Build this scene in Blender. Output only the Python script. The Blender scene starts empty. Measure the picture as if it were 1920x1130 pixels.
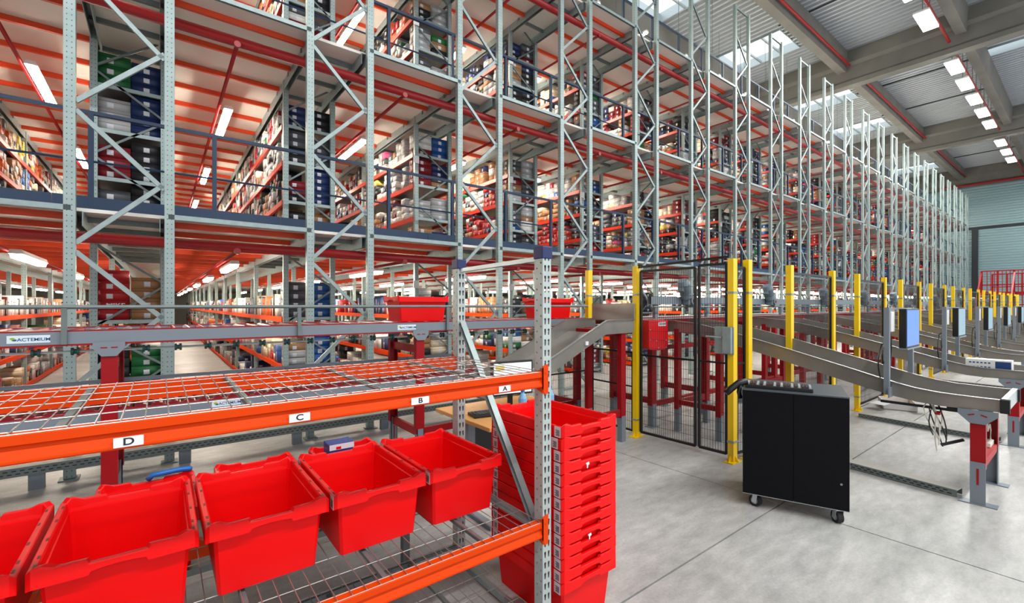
import bpy, math, random
import numpy as np
from mathutils import Vector, Matrix
random.seed(7)
SC = bpy.context.scene
COL = SC.collection
# ------------------------------------------------------------ camera, world, exposure
YAW = math.atan(660/853)
cam = bpy.data.cameras.new('camera'); cam.lens = 853/1920*36; cam.sensor_width = 36
cam.shift_y = 7/1920; cam.clip_start = .05; cam.clip_end = 300
co = bpy.data.objects.new('camera', cam); COL.objects.link(co)
co.location = (0, 0, 1.6); co.rotation_euler = (math.pi/2, 0, -YAW)
SC.camera = co
W = bpy.data.worlds.new('overcast_sky'); SC.world = W; W.use_nodes = True
bg = W.node_tree.nodes['Background']; bg.inputs[0].default_value = (.93, .97, 1, 1); bg.inputs[1].default_value = 1.1
SC.view_settings.view_transform = 'Standard'; SC.view_settings.look = 'None'
SC.view_settings.exposure = 0.4; SC.view_settings.gamma = 1; SC.view_settings.use_curve_mapping = False
try:
    SC.cycles.use_denoising = True; SC.cycles.max_bounces = 7; SC.cycles.diffuse_bounces = 4
    SC.cycles.glossy_bounces = 3; SC.cycles.sample_clamp_indirect = 6; SC.cycles.use_light_tree = True
    SC.cycles.caustics_reflective = False; SC.cycles.caustics_refractive = False
except Exception: pass
def area(name, loc, sx, sy, power, col=(1, 1, 1), rot=(0, 0, 0)):
    l = bpy.data.lights.new(name, 'AREA'); l.shape = 'RECTANGLE'; l.size = sx; l.size_y = sy; l.energy = power; l.color = col
    o = bpy.data.objects.new(name, l); COL.objects.link(o); o.location = loc; o.rotation_euler = rot
    return o
# visible hall lamp row's light, and an unseen fill added over the operator side
area('hall_row_and_fill_light', (29, 3.44, 10.65), 26, .4, 1500, (1, .995, .98))
area('hall_row_and_fill_light', (12, -4.0, 10.8), 36, .4, 2700, (1, .995, .98))

# ------------------------------------------------------------ materials
def lin(c):
    return tuple(((v/255)/12.92 if v/255 <= .04045 else ((v/255+.055)/1.055)**2.4) for v in c)
MATS = {}
def mat(name, rgb, rough=.5, metal=0, emit=0, noise=0, nscale=8, bump=0):
    if name in MATS: return MATS[name]
    m = bpy.data.materials.new(name); m.use_nodes = True; MATS[name] = m
    nt = m.node_tree; b = nt.nodes['Principled BSDF']; c = lin(rgb)
    b.inputs['Base Color'].default_value = (*c, 1); b.inputs['Roughness'].default_value = rough; b.inputs['Metallic'].default_value = metal
    if emit:
        b.inputs['Emission Color'].default_value = (*c, 1); b.inputs['Emission Strength'].default_value = emit
    if noise or bump:
        tc = nt.nodes.new('ShaderNodeTexCoord'); n = nt.nodes.new('ShaderNodeTexNoise'); n.inputs['Scale'].default_value = nscale; n.inputs['Detail'].default_value = 4
        nt.links.new(tc.outputs['Object'], n.inputs['Vector'])
        if noise:
            r = nt.nodes.new('ShaderNodeValToRGB')
            r.color_ramp.elements[0].position = .3; r.color_ramp.elements[1].position = .7
            r.color_ramp.elements[0].color = (*[max(0, v*(1-noise)) for v in c], 1); r.color_ramp.elements[1].color = (*[min(1, v*(1+noise*.6)) for v in c], 1)
            nt.links.new(n.outputs['Fac'], r.inputs[0]); nt.links.new(r.outputs[0], b.inputs['Base Color'])
        if bump:
            bp = nt.nodes.new('ShaderNodeBump'); bp.inputs['Strength'].default_value = bump; bp.inputs['Distance'].default_value = .01
            nt.links.new(n.outputs['Fac'], bp.inputs['Height']); nt.links.new(bp.outputs[0], b.inputs['Normal'])
    return m
GALV = mat('galvanised_steel', (148, 162, 162), .42, .35, noise=.12, nscale=14)
GALVD = mat('dull_galvanised_steel', (112, 122, 122), .5, .35, noise=.15, nscale=10)
ORANGE = mat('orange_beam_paint', (214, 62, 2), .5)
JOIST = mat('orange_joist_paint', (214, 66, 22), .5)
RED = mat('red_machine_paint', (150, 5, 17), .4)
PIPE = mat('red_pipe_paint', (152, 18, 24), .35)
NAVY = mat('navy_blue_paint', (12, 46, 78), .45)
CAPB = mat('blue_cap_plastic', (18, 34, 84), .4)
TOTE = mat('red_tote_plastic', (232, 4, 8), .4, noise=.05, nscale=3)
for _m, _v in ((TOTE, .25), (RED, .3), (ORANGE, .12)): _m.node_tree.nodes['Principled BSDF'].inputs['Specular IOR Level'].default_value = _v
YEL = mat('yellow_post_paint', (242, 200, 6), .35)
BLK = mat('black_paint', (14, 15, 17), .4)
BLKC = mat('black_cabinet_board', (12, 12, 16), .6, noise=.15, nscale=30)
BLKC.node_tree.nodes['Principled BSDF'].inputs['Specular IOR Level'].default_value = .12
GREY = mat('grey_rail_aluminium', (122, 132, 142), .45, .15)
STEEL = mat('brushed_sheet_steel', (150, 146, 140), .38, .65, noise=.16, nscale=4)
STEELB = mat('bright_sheet_steel', (190, 202, 206), .3, .6)
CREAM = mat('cream_deck_board', (230, 226, 218), .6, noise=.05, nscale=2)
WHITE = mat('white_print_label', (226, 228, 232), .5)
INK = mat('black_ink', (18, 18, 20), .6)
CONC = mat('precast_concrete', (124, 122, 117), .8, noise=.14, nscale=1.2, bump=.1)
ROOFM = mat('grey_roof_sheet', (186, 192, 200), .4, .1)
CLAD = mat('wall_cladding_sheet', (154, 184, 190), .4, .3)
TEAL = mat('teal_pulley_rubber', (16, 66, 62), .5)
WIRE = mat('bright_zinc_wire', (172, 166, 160), .35, .7)
DRED = mat('dark_red_roller', (112, 8, 16), .45)
TUBE = mat('lit_tube_diffuser', (255, 246, 226), .4, emit=62)
HTUBE = mat('lit_hall_diffuser', (255, 250, 238), .4, emit=30)
WOOD = mat('beech_worktop', (222, 160, 88), .45, noise=.1, nscale=6)
SCREENB = mat('blue_screen', (66, 112, 196), .3, emit=.55)
SCREENG = mat('pale_screen', (122, 150, 164), .3, emit=.35)
SCREENW = mat('white_screen', (214, 226, 224), .3, emit=.5)
CARD = mat('brown_cardboard', (176, 128, 84), .7, noise=.08)
CARDW = mat('white_cardboard', (222, 222, 220), .6)
BLUEP = mat('blue_plastic', (20, 104, 190), .3)
RUB = mat('black_rubber', (20, 20, 21), .7)
CREAMC = mat('cream_cable', (214, 208, 196), .5)
MOTOR = mat('grey_motor_paint', (110, 126, 136), .4)
GREENL = mat('green_emblem', (140, 176, 32), .5); BLUEL = mat('blue_emblem', (20, 84, 128), .5)
DARKW = mat('dark_door_panel', (26, 34, 44), .5)

def upright_mat():
    m = bpy.data.materials.new('punched_galvanised_upright'); m.use_nodes = True; nt = m.node_tree
    b = nt.nodes['Principled BSDF']; b.inputs['Roughness'].default_value = .45; b.inputs['Metallic'].default_value = .3
    tc = nt.nodes.new('ShaderNodeTexCoord'); sp = nt.nodes.new('ShaderNodeSeparateXYZ'); nt.links.new(tc.outputs['Object'], sp.inputs[0])
    def M(op, a, bb=None, c=None):
        n = nt.nodes.new('ShaderNodeMath'); n.operation = op
        for i, v in enumerate((a, bb, c)):
            if v is None: continue
            if isinstance(v, (int, float)): n.inputs[i].default_value = v
            else: nt.links.new(v, n.inputs[i])
        return n.outputs[0]
    zz = M('SUBTRACT', M('MODULO', M('ADD', sp.outputs[2], 10), .05), .025)
    z2 = M('MULTIPLY', M('MULTIPLY', zz, zz), .55)
    mk = []
    for ax in (0, 1):
        a = M('SUBTRACT', M('ABSOLUTE', sp.outputs[ax]), .017)
        mk.append(M('LESS_THAN', M('ADD', M('MULTIPLY', a, a), z2), .0046**2))
    mask = M('MAXIMUM', mk[0], mk[1])
    n = nt.nodes.new('ShaderNodeTexNoise'); n.inputs['Scale'].default_value = 6; nt.links.new(tc.outputs['Object'], n.inputs['Vector'])
    r = nt.nodes.new('ShaderNodeValToRGB'); r.color_ramp.elements[0].color = (*lin((132, 150, 149)), 1); r.color_ramp.elements[1].color = (*lin((166, 182, 179)), 1)
    nt.links.new(n.outputs['Fac'], r.inputs[0])
    mx = nt.nodes.new('ShaderNodeMixRGB'); nt.links.new(mask, mx.inputs[0]); nt.links.new(r.outputs[0], mx.inputs[1]); mx.inputs[2].default_value = (.1, .115, .115, 1)
    nt.links.new(mx.outputs[0], b.inputs['Base Color'])
    return m
UPR = upright_mat()
def box_mat():
    m = bpy.data.materials.new('shoe_box_card'); m.use_nodes = True; nt = m.node_tree
    b = nt.nodes['Principled BSDF']; b.inputs['Roughness'].default_value = .5
    at = nt.nodes.new('ShaderNodeAttribute'); at.attribute_name = 'Col'
    uv = nt.nodes.new('ShaderNodeUVMap'); uv.uv_map = 'UVMap'; sp = nt.nodes.new('ShaderNodeSeparateXYZ'); nt.links.new(uv.outputs[0], sp.inputs[0])
    def M(op, a, bb=None):
        n = nt.nodes.new('ShaderNodeMath'); n.operation = op
        for i, v in enumerate((a, bb)):
            if v is None: continue
            if isinstance(v, (int, float)): n.inputs[i].default_value = v
            else: nt.links.new(v, n.inputs[i])
        return n.outputs[0]
    u, v = sp.outputs[0], sp.outputs[1]
    lidline = M('MULTIPLY', M('GREATER_THAN', v, .68), M('LESS_THAN', v, .74))
    lab = M('MULTIPLY', M('LESS_THAN', M('ABSOLUTE', M('SUBTRACT', u, .45)), .09), M('LESS_THAN', M('ABSOLUTE', M('SUBTRACT', v, .38)), .24))
    geo = nt.nodes.new('ShaderNodeNewGeometry')
    lab = M('MULTIPLY', lab, M('GREATER_THAN', geo.outputs['Random Per Island'], .25))
    m1 = nt.nodes.new('ShaderNodeMixRGB'); m1.blend_type = 'MULTIPLY'; nt.links.new(M('MULTIPLY', lidline, .7), m1.inputs[0]); nt.links.new(at.outputs['Color'], m1.inputs[1]); m1.inputs[2].default_value = (.2, .2, .2, 1)
    m2 = nt.nodes.new('ShaderNodeMixRGB'); nt.links.new(lab, m2.inputs[0]); nt.links.new(m1.outputs[0], m2.inputs[1]); m2.inputs[2].default_value = (.62, .62, .66, 1)
    nt.links.new(m2.outputs[0], b.inputs['Base Color'])
    return m
BOXM = box_mat()
def floor_mat():
    m = bpy.data.materials.new('polished_concrete_floor'); m.use_nodes = True; nt = m.node_tree
    b = nt.nodes['Principled BSDF']; b.inputs['Roughness'].default_value = .42
    tc = nt.nodes.new('ShaderNodeTexCoord')
    def N(s, d, rot=None):
        n = nt.nodes.new('ShaderNodeTexNoise'); n.inputs['Scale'].default_value = s; n.inputs['Detail'].default_value = d; n.inputs['Roughness'].default_value = .65
        if rot:
            mp = nt.nodes.new('ShaderNodeMapping'); mp.inputs['Scale'].default_value = rot; nt.links.new(tc.outputs['Object'], mp.inputs[0]); nt.links.new(mp.outputs[0], n.inputs['Vector'])
        else: nt.links.new(tc.outputs['Object'], n.inputs['Vector'])
        return n.outputs['Fac']
    a = N(.5, 5, (1, 2.2, 1)); c = N(5, 8, (1, 2.5, 1)); f = N(60, 3)
    r1 = nt.nodes.new('ShaderNodeValToRGB'); r1.color_ramp.elements[0].position = .32; r1.color_ramp.elements[1].position = .68
    r1.color_ramp.elements[0].color = (*lin((158, 158, 155)), 1); r1.color_ramp.elements[1].color = (*lin((190, 190, 187)), 1)
    nt.links.new(a, r1.inputs[0])
    mx = nt.nodes.new('ShaderNodeMixRGB'); mx.blend_type = 'OVERLAY'; mx.inputs[0].default_value = .5; nt.links.new(r1.outputs[0], mx.inputs[1]); nt.links.new(c, mx.inputs[2])
    m3 = nt.nodes.new('ShaderNodeMixRGB'); m3.blend_type = 'OVERLAY'; m3.inputs[0].default_value = .25; nt.links.new(mx.outputs[0], m3.inputs[1]); nt.links.new(f, m3.inputs[2])
    nt.links.new(m3.outputs[0], b.inputs['Base Color'])
    return m
FLOORM = floor_mat()

# ------------------------------------------------------------ mesh helpers
OFF = {}
class MB:
    def __init__(s): s.v = []; s.f = []; s.m = []; s.mi = 0
    def box(s, x0, y0, z0, x1, y1, z1):
        if x0 > x1: x0, x1 = x1, x0
        if y0 > y1: y0, y1 = y1, y0
        if z0 > z1: z0, z1 = z1, z0
        n = len(s.v)
        s.v += [(x0, y0, z0), (x1, y0, z0), (x1, y1, z0), (x0, y1, z0), (x0, y0, z1), (x1, y0, z1), (x1, y1, z1), (x0, y1, z1)]
        for q in ((0, 3, 2, 1), (4, 5, 6, 7), (0, 1, 5, 4), (1, 2, 6, 5), (2, 3, 7, 6), (3, 0, 4, 7)):
            s.f.append(tuple(n+i for i in q)); s.m.append(s.mi)
        return s
    def frame(s, p, q, up):
        p, q = Vector(p), Vector(q); d = (q-p).normalized(); up = Vector(up)
        r = d.cross(up)
        if r.length < 1e-4: r = d.cross(Vector((1, 0, 0)))
        r.normalize(); u = r.cross(d).normalized()
        return p, q, d, r, u
    def bar(s, p, q, w, h, up=(0, 0, 1)):
        p, q, d, r, u = s.frame(p, q, up); n = len(s.v)
        for e in (p, q):
            for a, b in ((-1, -1), (1, -1), (1, 1), (-1, 1)):
                s.v.append(tuple(e+r*(a*w/2)+u*(b*h/2)))
        for fc in ((0, 1, 2, 3), (7, 6, 5, 4), (0, 4, 5, 1), (1, 5, 6, 2), (2, 6, 7, 3), (3, 7, 4, 0)):
            s.f.append(tuple(n+i for i in fc)); s.m.append(s.mi)
        return s
    def channel(s, p, q, w, h, t=.004, up=(0, 0, 1)):
        # C profile: web on the up side, flanges down
        pp, qq, d, r, u = s.frame(p, q, up)
        prof = [(-w/2, -h/2), (-w/2, h/2), (w/2, h/2), (w/2, -h/2), (w/2-t, -h/2), (w/2-t, h/2-t), (-w/2+t, h/2-t), (-w/2+t, -h/2)]
        return s.sweep([pp, qq], prof, r, u)
    def sweep(s, pts, prof, r, u, cap=True):
        n = len(s.v); k = len(prof)
        for e in pts:
            for a, b in prof: s.v.append(tuple(Vector(e)+Vector(r)*a+Vector(u)*b))
        for i in range(len(pts)-1):
            for j in range(k):
                a = n+i*k+j; b = n+i*k+(j+1) % k
                s.f.append((a, b, b+k, a+k)); s.m.append(s.mi)
        if cap:
            s.f.append(tuple(n+j for j in reversed(range(k)))); s.m.append(s.mi)
            s.f.append(tuple(n+(len(pts)-1)*k+j for j in range(k))); s.m.append(s.mi)
        return s
    def tube(s, p, q, r, n=8, r2=None):
        p, q, d, rr, u = s.frame(p, q, (0, 0, 1)); r2 = r if r2 is None else r2; b = len(s.v)
        for e, ra in ((p, r), (q, r2)):
            for i in range(n):
                a = 2*math.pi*i/n; s.v.append(tuple(e+rr*(math.cos(a)*ra)+u*(math.sin(a)*ra)))
        for i in range(n):
            j = (i+1) % n; s.f.append((b+i, b+j, b+n+j, b+n+i)); s.m.append(s.mi)
        s.f.append(tuple(b+i for i in reversed(range(n)))); s.m.append(s.mi)
        s.f.append(tuple(b+n+i for i in range(n))); s.m.append(s.mi)
        return s
    def path(s, pts, r, n=6):
        b = len(s.v); P = [Vector(p) for p in pts]
        for i, p in enumerate(P):
            d = (P[min(i+1, len(P)-1)]-P[max(i-1, 0)]).normalized()
            x = d.cross(Vector((0, 0, 1)));
            if x.length < 1e-3: x = Vector((1, 0, 0))
            x.normalize(); y = x.cross(d)
            for k in range(n):
                a = 2*math.pi*k/n; s.v.append(tuple(p+x*(math.cos(a)*r)+y*(math.sin(a)*r)))
        for i in range(len(P)-1):
            for k in range(n):
                a = b+i*n+k; c = b+i*n+(k+1) % n; s.f.append((a, c, c+n, a+n)); s.m.append(s.mi)
        s.f.append(tuple(b+i for i in reversed(range(n)))); s.m.append(s.mi)
        s.f.append(tuple(b+(len(P)-1)*n+i for i in range(n))); s.m.append(s.mi)
        return s
    def poly(s, pts, axis, a, b):
        # extrude a 2-D outline along an axis ('x','y','z') from a to b
        n = len(s.v); k = len(pts)
        def P(u, v, t): return {'x': (t, u, v), 'y': (u, t, v), 'z': (u, v, t)}[axis]
        for t in (a, b):
            for u, v in pts: s.v.append(P(u, v, t))
        for i in range(k):
            j = (i+1) % k; s.f.append((n+i, n+j, n+k+j, n+k+i)); s.m.append(s.mi)
        s.f.append(tuple(n+i for i in reversed(range(k)))); s.m.append(s.mi)
        s.f.append(tuple(n+k+i for i in range(k))); s.m.append(s.mi)
        return s
    def mesh(s, name, mats, smooth=False, off=(0, 0, 0)):
        me = bpy.data.meshes.new(name)
        vv = [(a-off[0], b-off[1], c-off[2]) for a, b, c in s.v] if any(off) else s.v
        me.from_pydata(vv, [], s.f)
        if not isinstance(mats, (list, tuple)): mats = [mats]
        for m in mats: me.materials.append(m)
        if len(mats) > 1: me.polygons.foreach_set('material_index', s.m)
        if smooth: me.shade_smooth()
        me.update()
        return me
    def build(s, name, mats, parent=None, smooth=False, local=False, bevel=0):
        off = (0, 0, 0) if (local or parent is None) else OFF.get(parent.name, (0, 0, 0))
        me = s.mesh(name, mats, smooth, off)
        o = bpy.data.objects.new(name, me); COL.objects.link(o)
        if parent is not None:
            o.parent = parent; OFF[o.name] = off
        if bevel:
            b = o.modifiers.new('b', 'BEVEL'); b.width = bevel; b.segments = 2; b.limit_method = 'ANGLE'
        return o
def place(name, me, parent, loc):
    o = bpy.data.objects.new(name, me); COL.objects.link(o); off = OFF.get(parent.name, (0, 0, 0)) if parent else (0, 0, 0)
    o.parent = parent; o.location = (loc[0]-off[0], loc[1]-off[1], loc[2]-off[2]); OFF[o.name] = tuple(loc)
    return o
def thing(name, label, cat, loc=(0, 0, 0), rz=0, group=None):
    o = bpy.data.objects.new(name, None); COL.objects.link(o); o.location = loc; o.rotation_euler = (0, 0, rz)
    o['label'] = label; o['category'] = cat; o.empty_display_size = .1
    if group: o['group'] = group
    OFF[o.name] = tuple(loc)
    return o
def tag(o, label, cat, group=None):
    o['label'] = label; o['category'] = cat
    if group: o['group'] = group
    return o
def struct(o): o['kind'] = 'structure'; return o
def stuff(o): o['kind'] = 'stuff'; return o
def dup(src, loc=None, label=None, rz=None):
    def cp(o, par):
        c = o.copy(); COL.objects.link(c)
        if par is not None: c.parent = par; c.matrix_parent_inverse = o.matrix_parent_inverse.copy()
        for ch in kids.get(o.name, []): cp(ch, c)
        return c
    kids = {}
    def walk(o):
        kids[o.name] = [k for k in ALLK.get(o.name, [])]
        for k in kids[o.name]: walk(k)
    ALLK = {}
    for o in src.children_recursive: ALLK.setdefault(o.parent.name, []).append(o)
    walk(src)
    r = cp(src, None)
    if loc is not None: r.location = loc
    if rz is not None: r.rotation_euler = (0, 0, rz)
    if label: r['label'] = label
    return r
ORD = ['first', 'second', 'third', 'fourth', 'fifth', 'sixth', 'seventh', 'eighth', 'ninth', 'tenth', 'eleventh', 'twelfth', 'thirteenth', 'fourteenth', 'fifteenth', 'sixteenth', 'seventeenth', 'eighteenth', 'nineteenth', 'twentieth', 'twenty-first', 'twenty-second', 'twenty-third', 'twenty-fourth', 'twenty-fifth', 'twenty-sixth']

# ------------------------------------------------------------ setting
XW = 51.0; YB = 42.0
DZ = [2.53, 4.94, 7.32]          # deck tops
P = 2.09; FW = .737              # frame pitch and width
NF = 23
FX = [-.66+P*k for k in range(NF)]
fl = struct(MB().box(-16, -10, -.3, XW+1, YB+1, -.012).build('floor', mat('joint_filler', (52, 52, 50), .8)))
xs = [-16, -9.65, 3.95, 17.55, 31.15, 44.75, XW+1]; ys = [-10, 1.575, 15.2, 28.8, YB+1]
for i in range(len(xs)-1):
    for j in range(len(ys)-1):
        g = .006
        MB().box(xs[i]+g, ys[j]+g, -.012, xs[i+1]-g, ys[j+1]-g, 0).build('slab', FLOORM, fl)
# ribbed sheets
def ribbed(x0, x1, y0, y1, z, pitch=.28, h=.11):
    mb = MB(); n = max(1, round((x1-x0)/pitch)); p = (x1-x0)/n; pts = []
    for i in range(n):
        a = x0+i*p; pts += [(a, z), (a+p*.34, z), (a+p*.44, z+h), (a+p*.9, z+h)]
    pts.append((x1, z))
    base = len(mb.v)
    for y in (y0, y1):
        for a, b in pts: mb.v.append((a, y, b))
    k = len(pts)
    for i in range(k-1): mb.f.append((base+i, base+i+1, base+k+i+1, base+k+i)); mb.m.append(0)
    return mb
RZ = 12.4
ceil = struct(MB().box(-16, -10, RZ+.35, 9.9, YB, RZ+.4).build('ceiling', ROOFM))
SK = [(13.0, 15.1, 7.7, 10.3), (19.25, 21.2, 7.7, 10.3), (32.8, 34.8, 7.7, 10.3), (46.3, 48.3, 7.7, 10.3), (26.7, 28.7, 7.7, 10.3),
      (27.65, 28.45, .4, 3.35), (41.25, 42.05, .4, 3.35), (14.05, 14.85, .4, 3.35)]
xb = sorted({9.9, XW}|{s[0] for s in SK}|{s[1] for s in SK})
for a, b in zip(xb[:-1], xb[1:]):
    y = -10.0
    for s in sorted([s for s in SK if s[0] <= a+1e-6 and s[1] >= b-1e-6], key=lambda s: s[2]):
        if s[2] > y: ribbed(a, b, y, s[2], RZ).build('roof_sheet', ROOFM, ceil)
        y = s[3]
    ribbed(a, b, y, YB, RZ).build('roof_sheet', ROOFM, ceil)
for i, s in enumerate(SK):
    w = struct(thing('window_%d' % (i+1), '', '', (s[0], s[2], RZ)));
    del w['label']; del w['category']
    m = MB(); t = .03
    m.box(s[0]-t, s[2]-t, RZ-.02, s[0], s[3]+t, RZ+.35); m.box(s[1], s[2]-t, RZ-.02, s[1]+t, s[3]+t, RZ+.35)
    m.box(s[0], s[2]-t, RZ-.02, s[1], s[2], RZ+.35); m.box(s[0], s[3], RZ-.02, s[1], s[3]+t, RZ+.35)
    m.build('skylight_curb', STEELB, w)
    if s[2] > 5:
        for yy in (8.4, 9.25): MB().box(s[0], yy-.03, RZ, s[1], yy+.03, RZ+.08).build('glazing_bar', STEELB, w)
    g = mat('skylight_polycarbonate', (235, 240, 245), .4)
    if 'mixdone' not in g:
        g['mixdone'] = 1; nt = g.node_tree; tr_ = nt.nodes.new('ShaderNodeBsdfTransparent'); tl_ = nt.nodes.new('ShaderNodeBsdfTranslucent'); mx = nt.nodes.new('ShaderNodeMixShader'); mx.inputs[0].default_value = .04
        nt.links.new(tr_.outputs[0], mx.inputs[1]); nt.links.new(tl_.outputs[0], mx.inputs[2]); nt.links.new(mx.outputs[0], nt.nodes['Material Output'].inputs[0])
    MB().box(s[0], s[2], RZ+.33, s[1], s[3], RZ+.34).build('pane', g, w)
for k, gx in enumerate((9.9, 23.4, 37.0, 50.6)):
    mb = MB(); w = .22
    mb.poly([(gx-w, 10.95), (gx+w, 10.95), (gx+w, 11.13), (gx+.14, 11.22), (gx+.14, 11.78), (gx+w+.1, 11.88), (gx+w+.1, 12.38), (gx-w-.1, 12.38), (gx-w-.1, 11.88), (gx-.14, 11.78), (gx-.14, 11.22), (gx-w, 11.13)], 'y', -10, YB)
    struct(mb.build('trim_%d' % (k+1), CONC))
n = 5
for gy in (-4.2, -.6, 3.1, 6.75, 10.5, 14.1, 21.3):
    for a, b in ((-4, 9.58), (10.22, 23.08), (23.72, 36.68), (37.32, 50.28)):
        struct(MB().poly([(gy-.15, 11.5), (gy+.15, 11.5), (gy+.2, 12.38), (gy-.2, 12.38)], 'x', a, b).build('trim_%d' % n, CONC)); n += 1
for gx in (14.4, 18.9, 27.9+.25, 32.5, 41.8+.3, 46):
    for y0, y1 in ((-10, .3), (3.4, 7.6), (10.4, 30)):
        struct(MB().box(gx-.03, y0, RZ-.03, gx+.03, y1, RZ+.0).build('trim_%d' % n, DARKW)); n += 1
# walls
def ribwall(name, x, z0, z1, y0, y1, pitch=.2, h=.04):
    mb = MB(); k = round((z1-z0)/pitch); p = (z1-z0)/k; pts = []
    for i in range(k):
        a = z0+i*p; pts += [(x, a), (x-h, a+p*.25), (x-h, a+p*.6), (x, a+p*.85)]
    pts.append((x, z1)); c = len(pts)
    for y in (y0, y1):
        for a, b in pts: mb.v.append((a, y, b))
    for i in range(c-1): mb.f.append((i, i+1, c+i+1, c+i)); mb.m.append(0)
    return mb
wr = struct(MB().box(XW+.05, -10, 0, XW+.3, YB, 12.4).build('wall_right', DARKW))
ribwall('', XW, 7.75, 12.4, -10, YB).build('cladding_panel', CLAD, wr)
ribwall('', XW, 0, 7.6, -10, YB).build('cladding_panel', CLAD, wr)
MB().box(XW-.1, -10, 7.58, XW+.05, YB, 7.76).build('sheeting_rail', DARKW, wr)
struct(MB().box(-16, YB, 0, XW, YB+.2, 12.4).build('wall_back', mat('back_wall_paint', (205, 200, 190), .7)))
struct(MB().box(-16.2, -10, 0, -16, YB, 12.4).build('wall_left', mat('back_wall_paint', (205, 200, 190), .7)))
o = MB().tube((XW-.9, -6, 11.0), (XW-.9, 8, 11.0), .09, 8).build('roof_pipe', PIPE); tag(o, 'red pipe running across the far clad wall just below the roof', 'pipe')
d = struct(MB().box(XW-.3, 5.85, 0, XW-.12, 6.2, 7.6).build('door_1', DARKW))

# ------------------------------------------------------------ punched tall rack frames
def upright_mesh(h, w=.082, dp=.07, nm='upright'):
    m = MB(); t = .003
    prof = [(-w/2, dp/2), (-w/2, -dp/2), (w/2, -dp/2), (w/2, dp/2), (w/2-.018, dp/2), (w/2-.018, dp/2-t), (w/2-t, dp/2-t), (w/2-t, -dp/2+t), (-w/2+t, -dp/2+t), (-w/2+t, dp/2-t), (-w/2+.018, dp/2-t), (-w/2+.018, dp/2)]
    m.poly(prof, 'z', 0, h); return m.mesh(nm, UPR)
UF = upright_mesh(9.45)
YF = 5.8
def brace_mesh(dx, dz):
    m = MB(); m.channel((0, 0, 0), (dx, 0, dz), .03, .042, .004, up=(0, 0, 1)); return m.mesh('brace', GALV)
BR = brace_mesh(FW-.08, .65); BL = brace_mesh(FW-.08, -.65)
FP = MB().box(-.07, -.06, 0, .07, .08, .012).mesh('foot_plate', GALVD)
TB = MB().channel((0, 0, 0), (FW-.06, 0, 0), .035, .045).mesh('top_bar', GALV)
for k, x in enumerate(FX):
    t = thing('rack_frame', 'tall galvanised rack frame with zigzag braces, %s from the left along the rack front' % ORD[k], 'rack frame', (x, YF, 0), 0, 'tall frames along the front of the racks')
    place('upright', UF, t, (x, YF+.035, 0)); place('upright', UF, t, (x+FW, YF+.035, 0))
    place('foot_plate', FP, t, (x, YF, 0)); place('foot_plate', FP, t, (x+FW, YF, 0))
    place('top_bar', TB, t, (x+.03, YF+.04, 9.4)); place('top_bar', TB, t, (x+.03, YF+.04, .1))
    z = 2.14-1.32*2+.66*2
    zz = .82; i = 0
    z = .14+.04
    for j in range(7):
        zl = 2.14-1.32+1.32*j      # left node
        place('brace', BL, t, (x+.04, YF+.035, zl-.04))
        if zl+.66 < 9.3: place('brace', BR, t, (x+.04, YF+.035, zl+.04))

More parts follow.
